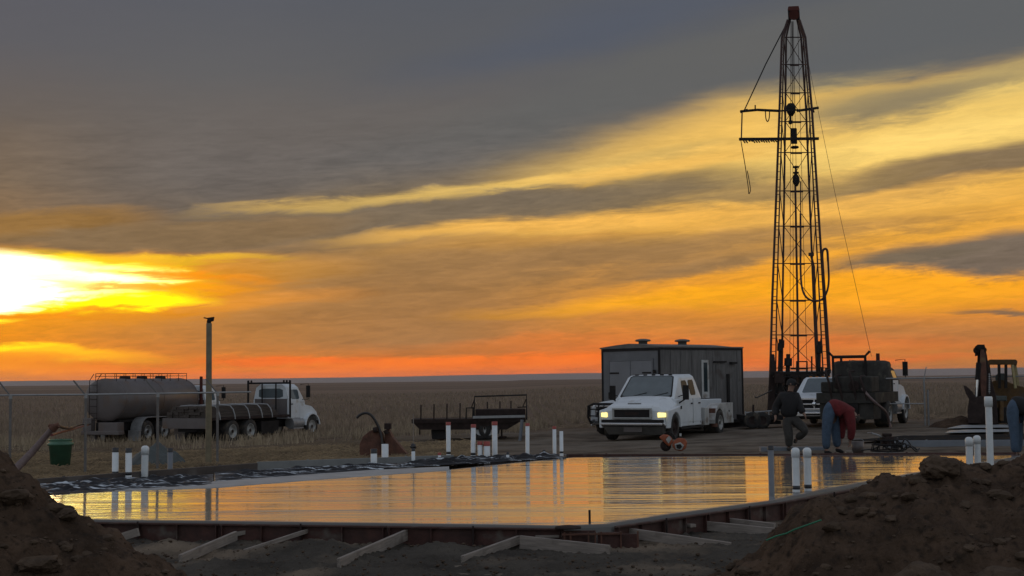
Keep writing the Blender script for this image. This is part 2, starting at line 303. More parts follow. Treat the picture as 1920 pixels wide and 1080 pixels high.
# ------------------------------------------------------------------ mesh helpers
class MB:
    def __init__(s): s.v = []; s.f = []; s.mi = []; s.m = 0; s.sm = []; s.smooth = False
    def add(s, vs, fs):
        o = len(s.v); s.v += [tuple(v) for v in vs]
        for f in fs: s.f.append([i + o for i in f]); s.mi.append(s.m); s.sm.append(s.smooth)
        return s
    def box(s, x0, x1, y0, y1, z0, z1):
        v = [(x, y, z) for z in (z0, z1) for y in (y0, y1) for x in (x0, x1)]
        return s.add(v, [(0, 2, 3, 1), (4, 5, 7, 6), (0, 1, 5, 4), (2, 6, 7, 3), (0, 4, 6, 2), (1, 3, 7, 5)])
    def hexa(s, v):          # 8 corners: bottom 4 ccw, top 4 ccw
        return s.add(v, [(3, 2, 1, 0), (4, 5, 6, 7), (0, 1, 5, 4), (1, 2, 6, 5), (2, 3, 7, 6), (3, 0, 4, 7)])
    def bar(s, p, q, w, h=None, up=(0, 0, 1)):
        p, q = Vector(p), Vector(q); h = h or w; d = (q - p).normalized(); u = Vector(up)
        if abs(d.dot(u)) > .95: u = Vector((1, 0, 0))
        a = d.cross(u).normalized() * (w / 2); b = a.cross(d).normalized() * (h / 2)
        return s.hexa([p - a - b, p + a - b, q + a - b, q - a - b, p - a + b, p + a + b, q + a + b, q - a + b])
    def cyl(s, p, q, r0, r1=None, n=10, cap=True):
        p, q = Vector(p), Vector(q); r1 = r0 if r1 is None else r1; d = (q - p).normalized()
        u = Vector((0, 0, 1)) if abs(d.z) < .9 else Vector((1, 0, 0)); a = d.cross(u).normalized(); b = d.cross(a)
        vs = []
        for c, r in ((p, r0), (q, r1)):
            for i in range(n):
                t = 2 * PI * i / n; vs.append(c + a * (r * math.cos(t)) + b * (r * math.sin(t)))
        fs = [(i, (i + 1) % n, n + (i + 1) % n, n + i) for i in range(n)]
        sm = s.smooth; s.smooth = n > 7; s.add(vs, fs); s.smooth = sm
        if cap: s.add(vs[:n], [tuple(reversed(range(n)))]); s.add(vs[n:], [tuple(range(n))])
        return s
    def tube(s, pts, r, n=8):
        pts = [Vector(p) for p in pts]; rs = r if isinstance(r, (list, tuple)) else [r] * len(pts)
        a = None; vs = []
        for i, p in enumerate(pts):
            d = (pts[min(i + 1, len(pts) - 1)] - pts[max(i - 1, 0)]).normalized()
            if a is None:
                u = Vector((0, 0, 1)) if abs(d.z) < .9 else Vector((1, 0, 0)); a = d.cross(u).normalized()
            else: a = (a - d * a.dot(d)).normalized()
            b = d.cross(a)
            for k in range(n):
                t = 2 * PI * k / n; vs.append(p + a * (rs[i] * math.cos(t)) + b * (rs[i] * math.sin(t)))
        fs = [(i * n + k, i * n + (k + 1) % n, (i + 1) * n + (k + 1) % n, (i + 1) * n + k) for i in range(len(pts) - 1) for k in range(n)]
        sm = s.smooth; s.smooth = True; s.add(vs, fs); s.smooth = sm
        s.add(vs[:n], [tuple(reversed(range(n)))]); s.add(vs[-n:], [tuple(range(n))]); return s
    def lathe(s, prof, o=(0, 0, 0), axis='z', n=24, smooth=True):
        o = Vector(o); vs = []
        for r, h in prof:
            for k in range(n):
                t = 2 * PI * k / n; c, q = r * math.cos(t), r * math.sin(t)
                vs.append(o + Vector({'z': (c, q, h), 'y': (q, h, c), 'x': (h, c, q)}[axis]))
        fs = [(i * n + k, i * n + (k + 1) % n, (i + 1) * n + (k + 1) % n, (i + 1) * n + k) for i in range(len(prof) - 1) for k in range(n)]
        sm = s.smooth; s.smooth = smooth; s.add(vs, fs); s.smooth = sm; return s
    def prism(s, pts, y0, y1):            # outline in x,z extruded along y
        n = len(pts); v = [(x, y0, z) for x, z in pts] + [(x, y1, z) for x, z in pts]
        s.add(v, [tuple(range(n)), tuple(reversed(range(n, 2 * n)))] + [(i, n + i, n + (i + 1) % n, (i + 1) % n) for i in range(n)]); return s
    def loft(s, rings, cap=True):         # rings of equal point count
        n = len(rings[0]); v = [p for r in rings for p in r]
        s.add(v, [(i * n + k, i * n + (k + 1) % n, (i + 1) * n + (k + 1) % n, (i + 1) * n + k) for i in range(len(rings) - 1) for k in range(n)])
        if cap: s.add(rings[0], [tuple(reversed(range(n)))]); s.add(rings[-1], [tuple(range(n))])
        return s
    def build(s, name, mats, parent=None, bevel=0.0, loc=None, rot=None, fix=True):
        me = bpy.data.meshes.new(name); me.from_pydata(s.v, [], s.f)
        for m in (mats if isinstance(mats, (list, tuple)) else [mats]): me.materials.append(MT[m] if isinstance(m, str) else m)
        me.polygons.foreach_set('material_index', s.mi); me.polygons.foreach_set('use_smooth', s.sm)
        if fix:
            bm = bmesh.new(); bm.from_mesh(me)
            bmesh.ops.recalc_face_normals(bm, faces=bm.faces); bm.to_mesh(me); bm.free()
        me.update(); o = bpy.data.objects.new(name, me); C.objects.link(o)
        if parent: o.parent = parent
        if loc is not None: o.location = loc
        if rot is not None: o.rotation_euler = rot
        if bevel:
            bv = o.modifiers.new('bevel', 'BEVEL'); bv.width = bevel; bv.segments = 2; bv.limit_method = 'ANGLE'; bv.angle_limit = R(35)
            bv.use_clamp_overlap = True
        return o
def tag(o, label=None, cat=None, group=None, kind=None):
    if label: o['label'] = label
    if cat: o['category'] = cat
    if group: o['group'] = group
    if kind: o['kind'] = kind
    return o
def thing(name, label, cat, loc=(0, 0, 0), rz=0, group=None, rot=None):
    o = bpy.data.objects.new(name, None); C.objects.link(o); o.location = loc; o.rotation_euler = rot if rot else (0, 0, rz); o.empty_display_size = .3
    return tag(o, label, cat, group)
def part(name, mb, m, parent, bevel=0.0, **k): return mb.build(name, m, parent, bevel, **k)
def copy_tree(o, parent=None):
    c = o.copy(); C.objects.link(c); c.parent = parent
    for ch in list(o.children): copy_tree(ch, c)
    return c
def interp(t, xs, ys):
    if t <= xs[0]: return ys[0]
    for i in range(len(xs) - 1):
        if t <= xs[i + 1]:
            f = (t - xs[i]) / (xs[i + 1] - xs[i]); return ys[i] * (1 - f) + ys[i + 1] * f
    return ys[-1]
def fbm(x, y, z=0.0, o=4): return noise.fractal(Vector((x, y, z)), 1.0, 2.0, o)

# ------------------------------------------------------------------ ground
GX = [-24, -12, -4, 3, 9, 16, 30]
GY = [0, 26, 30, 33, 40, 48, 56, 64, 90, 200, 1200]
GT = [[-.27] * 7, [-.27] * 7, [-.30, -.30, -.28, -.22, -.12, -.10, -.10], [-.34, -.32, -.22, -.05, -.01, .0, .0],
      [-.50, -.46, -.36, -.22, -.12, -.10, -.10], [-.80, -.74, -.54, -.45, -.30, -.18, -.16], [-.98, -.92, -.56, -.40, -.30, -.20, -.16],
      [-1.06, -1.0, -.66, -.46, -.34, -.24, -.18], [-1.2, -1.1, -.9, -.7, -.5, -.4, -.3], [-1.4, -1.3, -1.1, -.9, -.7, -.5, -.4], [-2, -1.8, -1.5, -1.2, -.8, -.4, -.1]]
def gz(x, y): return interp(y, GY, [0] * len(GY)) if 0 else _gz(x, y)
def _gz(x, y):
    if y >= GY[-1]: return interp(x, GX, GT[-1])
    for i in range(len(GY) - 1):
        if y <= GY[i + 1]:
            f = max(0, (y - GY[i]) / (GY[i + 1] - GY[i])); return interp(x, GX, GT[i]) * (1 - f) + interp(x, GX, GT[i + 1]) * f

# ================================================================== SETTING
def smooth01(t): t = max(0, min(1, t)); return t * t * (3 - 2 * t)
def build_ground():
    ys = [-60, -30, -10, 4, 8, 11] + [12 + .12 * i for i in range(60)] + [19.2 + .35 * i for i in range(46)]
    y = ys[-1]
    while y < 150: y += .45 + (y - 35) * .012; ys.append(y)
    while y < 13000: y *= 1.045; ys.append(y)
    nc = 220; mb = MB(); mb.smooth = True; vs = []
    for y in ys:
        hw = 40 + max(0, y) * .62
        for i in range(nc + 1):
            t = -1 + 2 * i / nc; x = hw * (t * .45 + .55 * t ** 3) if y < 400 else hw * t
            z = gz(x, y)
            if y < 200:
                a = min(1, max(0.25, (y - 8) / 30)); z += a * .05 * fbm(x * .35, y * .35, 3) + .02 * fbm(x * 1.7, y * 1.7, 9, 3)
                if 11 < y < 21: z += .035 * fbm(x * 3, y * 3, 5, 4)
            elif y > 900:
                z += 1.0 * fbm(x / 900, y / 900, 1, 3) * smooth01((y - 900) / 2000)
                z -= 14 * smooth01((y - 3200) / 1500)
                k = smooth01((y - 6200) / 1600)
                z += k * (44 + 8 * fbm(x / 2600, y / 4000, 7, 4) + x * .0025)
            vs.append((x, y, z))
    n = nc + 1
    mb.add(vs, [(j * n + i, j * n + i + 1, (j + 1) * n + i + 1, (j + 1) * n + i) for j in range(len(ys) - 1) for i in range(nc)])
    m = bpy.data.materials.new('ground'); m.use_nodes = True; t = m.node_tree; b = t.nodes['Principled BSDF']; b.inputs['Roughness'].default_value = .95; b.inputs['Specular IOR Level'].default_value = .1
    K = t.nodes.new; ln = t.links.new
    g = K('ShaderNodeNewGeometry'); s = K('ShaderNodeSeparateXYZ'); ln(g.outputs['Position'], s.inputs[0])
    def noi(sc, d=5, mp=(1, 1, 1)):
        q = K('ShaderNodeMapping'); q.inputs[3].default_value = mp; ln(g.outputs['Position'], q.inputs[0]); n_ = K('ShaderNodeTexNoise'); n_.inputs['Scale'].default_value = sc; n_.inputs['Detail'].default_value = d; ln(q.outputs[0], n_.inputs['Vector']); return n_.outputs[0]
    def mr(v, a, b_, c=0, d=1):
        q = K('ShaderNodeMapRange'); ln(v, q.inputs[0])
        for i, w in enumerate((a, b_, c, d)): q.inputs[i + 1].default_value = w
        return q.outputs[0]
    def mx(f, a, b_):
        q = K('ShaderNodeMix'); q.data_type = 'RGBA'; ln(f, q.inputs[0])
        for i, w in ((6, a), (7, b_)):
            if isinstance(w, tuple): q.inputs[i].default_value = (*w, 1)
            else: ln(w, q.inputs[i])
        return q.outputs[2]
    dirt = mx(mr(noi(2.3, 8), .35, .65), (.125, .098, .074), (.055, .042, .032))
    dirt = mx(mr(noi(.5, 4), .4, .62), dirt, (.15, .125, .10))
    straw = mx(mr(noi(7, 6, (1, 1.6, 1)), .42, .60), (.15, .105, .062), (.05, .036, .024))
    straw = mx(mr(noi(16, 4, (.5, 2, 1)), .62, .70), straw, (.36, .29, .19))
    field = mx(mr(noi(.9, 6, (.25, 1, 1)), .35, .65), (.19, .135, .095), (.10, .07, .05))
    field = mx(mr(noi(.012, 3, (.15, 1, 1)), .42, .58), field, (.125, .088, .066))
    strips = mx(mr(noi(.004, 2, (.12, 1, 1)), .45, .55), (.125, .09, .07), (.19, .135, .10))
    field = mx(mr(s.outputs[1], 180, 500), field, strips); field = mx(mr(s.outputs[1], 5200, 6800), field, (.30, .255, .24))  # last mix pales the far hills: distance haze put into their colour
    sx = K('ShaderNodeMath'); sx.operation = 'MULTIPLY_ADD'; ln(noi(.25, 3), sx.inputs[0]); sx.inputs[1].default_value = 9; ln(s.outputs[0], sx.inputs[2])
    near = mx(mr(sx.outputs[0], -1.5, 3.0), straw, dirt)
    near = mx(mr(s.outputs[1], 19, 22), dirt, near)
    sy = K('ShaderNodeMath'); sy.operation = 'MULTIPLY_ADD'; ln(noi(.15, 4), sy.inputs[0]); sy.inputs[1].default_value = 14; ln(s.outputs[1], sy.inputs[2])
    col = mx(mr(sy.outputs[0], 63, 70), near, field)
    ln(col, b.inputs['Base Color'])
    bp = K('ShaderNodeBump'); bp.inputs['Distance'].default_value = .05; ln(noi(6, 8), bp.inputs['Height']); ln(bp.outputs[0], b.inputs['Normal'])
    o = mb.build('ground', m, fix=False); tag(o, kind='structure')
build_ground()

# ---- the slab of wet concrete
SL = [(-11.2, 19.95), (-5.8, 18.05), (-2.4, 17.3), (0.55, 16.62), (1.15, 16.75), (2.0, 17.85), (3.73, 19.75), (4.75, 21.4), (7.2, 24.9), (11.6, 30.6), (6, 31.05), (1.3, 31.1), (-.1, 29.2), (-1.25, 27.4), (-3.5, 25.6), (-5.1, 23.9), (-8.2, 21.6)]
def inset(poly, d):
    n = len(poly); out = []
    for i in range(n):
        p, q, r = (Vector(poly[(i + k) % n]) for k in (-1, 0, 1))
        a, b = (q - p).normalized(), (r - q).normalized(); na, nb = Vector((-a.y, a.x)), Vector((-b.y, b.x))
        m = (na + nb).normalized(); out.append(q + m * (d / max(.5, m.dot(na))))
    return out
def slab():
    # subdivide the outline so that rings stay smooth
    poly = []
    for i in range(len(SL)):
        a, b = Vector(SL[i]), Vector(SL[(i + 1) % len(SL)]); k = max(1, int((b - a).length / .5))
        poly += [a + (b - a) * (j / k) for j in range(k)]
    rings = [(-.02, -.34), (-.02, -.10), (0, -.03), (.02, -.008), (.04, 0), (.09, 0), (.20, 0), (.36, 0)]; wet = [0, 0, 0, 0, .0, .2, .7, 1]
    vs = []; w = []
    for (d, z), ww in zip(rings, wet):
        for p in inset(poly, d):
            vs.append((p.x, p.y, z)); w.append(ww)
    n = len(poly); fs = [(i * n + k, i * n + (k + 1) % n, (i + 1) * n + (k + 1) % n, (i + 1) * n + k) for i in range(len(rings) - 1) for k in range(n)]
    me = bpy.data.meshes.new('concrete_slab')
    from mathutils.geometry import delaunay_2d_cdt
    inner = [Vector(v[:2]) for v in vs[-n:]]
    grid = [Vector((-11 + .6 * i, 16.5 + .6 * j)) for i in range(40) for j in range(26)]
    def inside(q, P=inner):
        c = False
        for i in range(len(P)):
            a, b = P[i], P[i - 1]
            if (a.y > q.y) != (b.y > q.y) and q.x < (b.x - a.x) * (q.y - a.y) / (b.y - a.y) + a.x: c = not c
        return c
    gi = [g_ for g_ in grid if inside(g_) and min((g_ - p_).length for p_ in inner) > .3]
    res = delaunay_2d_cdt(inner + gi, [(i, (i + 1) % n) for i in range(n)], [list(range(n))], 1, 1e-5)
    bi = (len(rings) - 1) * n; mp = {}
    for i, (co, orig) in enumerate(zip(res[0], res[3])):
        if orig and orig[0] < n: mp[i] = bi + orig[0]
        else: mp[i] = len(vs); vs.append((co.x, co.y, 0)); w.append(1)
    for t_ in res[2]: fs.append([mp[i] for i in t_])
    me.from_pydata(vs, [], fs); at_ = me.attributes.new('wet', 'FLOAT', 'POINT'); at_.data.foreach_set('value', w)
    bm = bmesh.new(); bm.from_mesh(me); bmesh.ops.recalc_face_normals(bm, faces=bm.faces); bm.to_mesh(me); bm.free()
    m = bpy.data.materials.new('wet_concrete'); m.use_nodes = True; t = m.node_tree; b = t.nodes['Principled BSDF']; K = t.nodes.new; ln = t.links.new
    g = K('ShaderNodeNewGeometry')
    def noi(sc, d, mp, dist=0):
        q = K('ShaderNodeMapping'); q.inputs[3].default_value = mp; ln(g.outputs['Position'], q.inputs[0]); n_ = K('ShaderNodeTexNoise'); n_.inputs['Scale'].default_value = sc; n_.inputs['Detail'].default_value = d; n_.inputs['Distortion'].default_value = dist; ln(q.outputs[0], n_.inputs['Vector']); return n_.outputs[0]
    a = K('ShaderNodeAttribute'); a.attribute_name = 'wet'
    am = K('ShaderNodeMath'); am.operation = 'MULTIPLY_ADD'; ln(noi(1.5, 5, (1, 1, 1)), am.inputs[0]); am.inputs[1].default_value = .5; ln(a.outputs['Fac'], am.inputs[2])
    wr = K('ShaderNodeMapRange'); ln(am.outputs[0], wr.inputs[0]); wr.inputs[1].default_value = .35; wr.inputs[2].default_value = .95
    rr = K('ShaderNodeMapRange'); ln(wr.outputs[0], rr.inputs[0]); rr.inputs[3].default_value = .5; rr.inputs[4].default_value = .13; ln(rr.outputs[0], b.inputs['Roughness'])
    sr = K('ShaderNodeMapRange'); ln(wr.outputs[0], sr.inputs[0]); sr.inputs[3].default_value = .25; sr.inputs[4].default_value = 1.0; ln(sr.outputs[0], b.inputs['Specular IOR Level'])
    cm = K('ShaderNodeMix'); cm.data_type = 'RGBA'; ln(noi(2, 6, (1, 1, 1)), cm.inputs[0]); cm.inputs[6].default_value = (.42, .40, .39, 1); cm.inputs[7].default_value = (.31, .30, .29, 1)
    c2 = K('ShaderNodeMix'); c2.data_type = 'RGBA'; ln(wr.outputs[0], c2.inputs[0]); c2.inputs[6].default_value = (.115, .108, .10, 1); ln(cm.outputs[2], c2.inputs[7]); ln(c2.outputs[2], b.inputs['Base Color'])
    h1 = noi(1, 6, (.06, .8, 1), 1.4); h2 = noi(1, 2, (.22, 3.4, 1), 1.2)
    hm = K('ShaderNodeMath'); hm.operation = 'MULTIPLY_ADD'; ln(h2, hm.inputs[0]); hm.inputs[1].default_value = .22; ln(h1, hm.inputs[2])
    bp = K('ShaderNodeBump'); bp.inputs['Strength'].default_value = 1; bp.inputs['Distance'].default_value = .026; ln(hm.outputs[0], bp.inputs['Height']); ln(bp.outputs[0], b.inputs['Normal']); ln(bp.outputs[0], b.inputs['Coat Normal']); ln(wr.outputs[0], b.inputs['Coat Weight']); b.inputs['Coat IOR'].default_value = 1.6; b.inputs['Coat Roughness'].default_value = .05
    me.materials.append(m); o = bpy.data.objects.new('concrete_slab', me); C.objects.link(o)
    tag(o, 'flat wet freshly poured concrete slab mirroring the sunset', 'concrete slab')
slab()

# ---- gravel strip in front of the forms
def heap(x, y):
    z = 0
    for cx, cy, a, b, h in ((-2.4, 16.1, .55, .42, .11), (-2.0, 15.6, .4, .3, .05), (-4.0, 16.5, .5, .4, .08), (-.85, 16.2, .45, .35, .07), (-3.2, 15.2, .6, .2, .03), (2.6, 16.2, .7, .5, .05)):
        z += 1.5 * h * math.exp(-((x - cx) / a) ** 2 - ((y - cy) / b) ** 2)
    return z
def gravel():
    mb = MB(); mb.smooth = True; nx, ny = 420, 150; vs = []
    for j in range(ny + 1):
        y = 13.2 + j * (18.8 - 13.2) / ny
        for i in range(nx + 1):
            x = -7.5 + i * 13.5 / nx
            e = min(1, min(i, nx - i) / 12, min(j, ny - j) / 10)
            z = -.275 + .03 * e + heap(x, y) + .04 * fbm(x * 1.3, y * 1.3, 2) + .045 * abs(fbm(x * 6, y * 6, 4, 3)) + .018 * fbm(x * 17, y * 17, 8, 2) + .01 * noise.noise(Vector((x * 45, y * 45, 1)))
            vs.append((x, y, z - (1 - e) * .12))
    n = nx + 1; mb.add(vs, [(j * n + i, j * n + i + 1, (j + 1) * n + i + 1, (j + 1) * n + i) for j in range(ny) for i in range(nx)])
    m = mat('gravel', (.085, .073, .06), .9, spec=.1, scale=1.1, col2=(.035, .030, .025), bump=.02, bscale=35, dirt=((.19, .145, .105), .7, .52))
    tag(mb.build('gravel', m, fix=False), kind='structure')
gravel()

# ---- stones scattered near
def rockmesh(mb, c, r, sub=1, sq=.75, seed=0):
    bm = bmesh.new(); bmesh.ops.create_icosphere(bm, subdivisions=sub, radius=1)
    c = Vector(c); rz = Matrix.Rotation(seed * 2.1, 3, 'Z') @ Matrix.Rotation(seed * 1.3, 3, 'X')
    vs = []
    for v in bm.verts:
        p = v.co.copy(); k = 1 + .30 * noise.noise(p * 1.4 + Vector((seed, 0, seed * 3))) + .16 * noise.noise(p * 3.5 + Vector((seed, 7, 0)))
        if sub > 2: k += .06 * noise.noise(p * 9 + Vector((seed, 7, 0)))
        p = rz @ Vector((p.x * 1.15 * k, p.y * k, p.z * k * .8)); p.z *= sq
        vs.append(c + p * r)
    mb.add(vs, [[w.index for w in f.verts] for f in bm.faces]); bm.free()
mb = MB()
rnd = random.Random(3)
for i in range(2600):
    x = rnd.uniform(-6.5, 5.5); y = rnd.uniform(13.6, 17.6); r = .006 + .022 * rnd.random() ** 4
    if y > 17.7 - abs(x) * .05 and x > 1: continue
    rockmesh(mb, (x, y, -.245 + heap(x, y) + .02), r, 1, .7, i * .37)
tag(mb.build('gravel_stones', 'clod', fix=False), kind='stuff')

# ---- mounds of excavated earth
def mound(name, label, Yr, prof, x0, x1, yf, yb, slope, seed, n_clod):
    xs = []; zs = []
    for px, py in prof:
        p = at(px, py, Yr); xs.append(p.x); zs.append(p.z)
    def h(x, y):
        zr = interp(x, xs, zs)
        d = (Yr - y) if y < Yr else (y - Yr) * 1.25
        z = zr - slope * (math.sqrt(d * d + .09) - .3)
        z += .10 * fbm(x * 1.1 + seed, y * 1.1, 2, 4) * min(1, d * 1.5 + .15)
        q = noise.noise(Vector((x * 4 + seed, y * 4, 3))); z += .05 * abs(q) + .09 * max(0, fbm(x * 2.8, y * 4.4, seed, 5)) - .04 * abs(fbm(x * 5.5, y * 7, seed + 4, 4))
        z += (.045 * fbm(x * 9, y * 9, seed, 5) - .03 * abs(noise.noise(Vector((x * 16, y * 20, seed))))) * min(1, d * 2 + .5)
        return z
    st = .024; nx = int((x1 - x0) / st); ny = int((yb - yf) / (st * 1.4)); vs = []
    for j in range(ny + 1):
        y = yf + (yb - yf) * j / ny
        for i in range(nx + 1):
            x = x0 + (x1 - x0) * i / nx; vs.append((x, y, max(h(x, y), -.5)))
    n = nx + 1; mb = MB(); mb.smooth = True
    mb.add(vs, [(j * n + i, j * n + i + 1, (j + 1) * n + i + 1, (j + 1) * n + i) for j in range(ny) for i in range(nx)])
    root = thing(name, label, 'dirt mound', (0, 0, 0))
    part('earth', mb, 'dirt', root, fix=False)
    rn = random.Random(seed); mb = MB()
    for i in range(n_clod):
        x = rn.uniform(x0, x1); y = rn.uniform(Yr - 1.9, Yr + .25); r = .007 + .05 * rn.random() ** 6; z = h(x, y)
        if z < -.3: continue
        rockmesh(mb, (x, y, z + r * .05), r, 2 if r > .02 else 1, .7, i * .71 + seed)
    tag(part('clods', mb, 'clod', root, fix=False), kind='stuff')
    return h
hR = mound('dirt_mound', 'long dark brown mound of dug earth rising at the right, strewn with clods', 9.6,
      [(1290, 1110), (1365, 1085), (1420, 1050), (1450, 1005), (1490, 950), (1540, 934), (1570, 935), (1640, 912), (1700, 893), (1760, 884), (1800, 880), (1830, 878), (1856, 888), (1885, 872), (1920, 854), (2000, 820), (2200, 800), (2500, 900)], 0.7, 6.2, 6.6, 11.6, .62, 4.3, 1900)
hL = mound('dirt_mound', 'steep brown mound of dug earth at the left edge, next to the pipe', 9.0,
      [(-500, 780), (-100, 815), (0, 862), (30, 893), (60, 905), (100, 945), (130, 962), (165, 985), (215, 1012), (260, 1045), (310, 1078), (400, 1120)], -5.6, -1.7, 6.4, 11.0, .75, 9.1, 1500)
def clod(px, py, Y, r, hf, label, seed, sub=3):
    p = at(px, py, Y); z = hf(p.x, Y)
    mb = MB(); rockmesh(mb, (0, 0, 0), r, sub, .62, seed)
    tag(mb.build('earth_clod', 'clod', fix=False, loc=(p.x, Y, z + r * .42)), label, 'clod', 'big clods on the earth mounds')
clod(1763, 872, 9.45, .135, hR, 'big flat clod sitting on the crest of the right mound against the water', 3.3, 4)
clod(1725, 1045, 8.45, .20, hR, 'broad brown clod low on the face of the right mound', 8.1, 4)
clod(1875, 1050, 8.35, .15, hR, 'rounded clod at the lower right corner of the right mound', 5.4)
clod(1866, 905, 9.2, .05, hR, 'small pale clod near the crest of the right mound', 1.4)
clod(1630, 1065, 8.5, .10, hR, 'pale clod at the foot of the right mound', 2.6)
clod(126, 962, 8.9, .07, hL, 'clod perched on the slope edge of the left mound beside the water', 6.6)
clod(75, 1020, 8.4, .11, hL, 'flattish clod half buried in the left mound face', 7.7)
clod(30, 925, 8.7, .09, hL, 'clod high on the left mound near its top', 9.3)

# ---- steel forms along the near edges of the slab
def form_run(a, b, n, labels, z1=-.014, z0=-.36, off=.05, name='concrete_form'):
    a, b = Vector(a), Vector(b); d = (b - a) / n; ang = math.atan2(d.y, d.x); ln_ = d.length
    for i in range(n):
        p = a + d * i
        root = thing(name, labels[i], 'form panel', (p.x, p.y, 0), ang, 'steel form panels around the slab')
        f = MB(); f.box(.004, ln_ - .004, -off - .012, -off, z0, z1); part('face_plate', f, 'form_steel', root)
        f = MB()
        f.box(.004, ln_ - .004, -off - .06, -off - .013, z1 - .02, z1 - .002); f.box(.004, ln_ - .004, -off - .06, -off - .013, z0 + .03, z0 + .045)
        for k in range(5): x = .03 + (ln_ - .08) * k / 4; f.box(x, x + .012, -off - .058, -off - .013, z0 + .046, z1 - .021)
        part('rib_frame', f, 'form_steel', root)
        f = MB(); f.cyl((ln_ * .5, -off - .08, z0 - .15), (ln_ * .5, -off - .08, z1 + .02), .012, n=8); part('stake', f, 'dark_steel', root)
wl = ['first', 'second', 'third', 'fourth', 'fifth', 'sixth', 'seventh']
form_run((-11.2, 19.95), (-5.8, 18.05), 2, ['rusty steel form panel behind the left earth mound, farther one', 'rusty steel form panel meeting the left earth mound'])
form_run((-5.8, 18.05), (.6, 16.6), 3, ['rusty steel form panel under the slab edge right of the left mound', 'rusty steel form panel behind the long gravel heap', 'rusty steel form panel just left of the slab corner'])
form_run((1.15, 16.75), (3.73, 19.75), 2, ['rusty steel form panel just right of the slab corner', 'rusty steel form panel under the dark grey upright pipe'])
form_run((3.73, 19.75), (11.6, 30.6), 4, ['rusty steel form panel left of the two rounded pipes', 'rusty steel form panel hidden by the right mound, first behind it', 'rusty steel form panel hidden by the right mound, middle of the run', 'rusty steel form panel at the far right end of the slab'])

# ---- braces of lumber
def plank(px0, py0, z0, px1, py1, z1, w, h, label, nail=True, m='lumber'):
    """board on edge between two points: the first on the ground, the second at the form"""
    p, q = on(px0, py0, z0), on(px1, py1, z1); d = q - p; ln_ = d.length
    root = thing('plank', label, 'plank', p, 0, 'lumber braces in front of the slab')
    root.rotation_euler = Vector(d).to_track_quat('X', 'Z').to_euler()
    f = MB(); f.box(0, ln_, -w / 2, w / 2, -h, 0); part('board', f, m, root, .004)
    return root
plank(203, 1007, -.16, 258, 990, -.04, .04, .10, 'short plank nearest the left mound, its top edge light')
plank(256, 1003, -.20, 306, 981, -.05, .035, .05, 'thin batten running up to the form right of the short left plank')
plank(338, 1040, -.14, 442, 996, -.06, .045, .11, 'pale plank leaning out left of the long gravel heap')
plank(438, 999, -.12, 502, 984, -.04, .05, .05, 'batten joining the pale left plank to the slab edge')
plank(458, 1030, -.18, 606, 982, -.035, .035, .05, 'slender batten lying along the long gravel heap')
plank(635, 1047, -.14, 768, 990, -.05, .045, .13, 'thick pale plank right of the long gravel heap')
plank(762, 1000, -.12, 808, 986, -.03, .06, .05, 'short batten joining the thick pale plank to the form')
plank(867, 1042, -.17, 978, 1002, -.10, .045, .10, 'plank slanting up to the slab corner from the left')
plank(972, 1004, -.11, 1018, 990, -.04, .05, .05, 'short batten end above the slanting plank by the slab corner')
plank(976, 1004, -.08, 1143, 1022, -.12, .04, .155, 'broad grey plank on edge below the slab corner')
plank(1005, 1003, -.10, 1062, 1002, -.09, .12, .03, 'small board lying behind the broad grey plank')
plank(1143, 1031, -.25, 1193, 1026, -.25, .03, .03, 'thin lath lying on the ground right of the broad grey plank')
plank(1173, 989, -.06, 1370, 1017, -.14, .045, .12, 'long plank on edge right of the rusty form corner')
plank(1190, 968, -.10, 1300, 983, -.12, .10, .04, 'narrow board behind the long plank on edge')
plank(1273, 972, -.10, 1453, 990, -.16, .045, .12, 'grey plank on edge ending at the right mound')
plank(1290, 962, -.06, 1350, 966, -.10, .10, .04, 'small offcut next to the slab edge')
plank(1348, 969, -.12, 1453, 981, -.14, .05, .08, 'plank above the grey one ending at the right mound')
plank(1452, 944, -.16, 1512, 948, -.18, .04, .06, 'short light board beside the crest of the right mound')
plank(1490, 939, -.14, 1530, 940, -.14, .05, .05, 'tiny light offcut at the slab edge by the right mound')
# rusty form corner with its stake
p = at(1120, 1000, 16.42); root = thing('form_corner', 'rusty brown steel form panels clamped upright at the slab corner', 'form panel', (p.x, 16.42, 0), R(3), 'steel form panels around the slab')
f = MB(); f.box(-.42, -.02, .0, .03, -.3, -.03); f.box(.0, .28, -.04, -.01, -.32, -.05); f.box(.285, .48, .02, .05, -.3, -.08); part('face_plate', f, 'form_steel', root, .003)
f = MB()
for x in (-.40, -.33, -.12, -.04, .03, .26, .46): f.box(x, x + .018, -.07, -.045, -.31, -.04)
f.box(-.42, .28, -.075, -.042, -.075, -.055)
part('rib_frame', f, 'rust', root)
f = MB(); f.lathe([(0, .0), (.16, .0), (.15, .02), (.05, .035), (0, .035)], (-.34, .05, -.005), n=14); part('clamp_plate', f, 'dark_steel', root)
tag(MB().cyl((0, 0, -.3), (0, 0, .16), .014, n=8).build('stake', 'dark_steel', loc=on(1104, 978, .0) + Vector((0, -.2, 0))), 'thin dark steel stake standing at the slab corner', 'stake')
# green cord
pts = [on(1437, 1013, -.15), on(1455, 1006, -.1), on(1475, 1001, -.06), on(1500, 991, -.02), on(1520, 984, .03)]
pts = [at(1437, 1013, 9.35), at(1456, 1005, 9.3), at(1475, 1000, 9.25), at(1492, 992, 9.2), at(1512, 985, 9.15), at(1540, 975, 9.1)]
for q in pts: q.z = max(q.z, hR(q.x, q.y) + .02)
tag(MB().tube(pts, .006, 6).build('cord', 'cord_green'), 'thin bright green cord lying on the left flank of the right mound', 'cord')

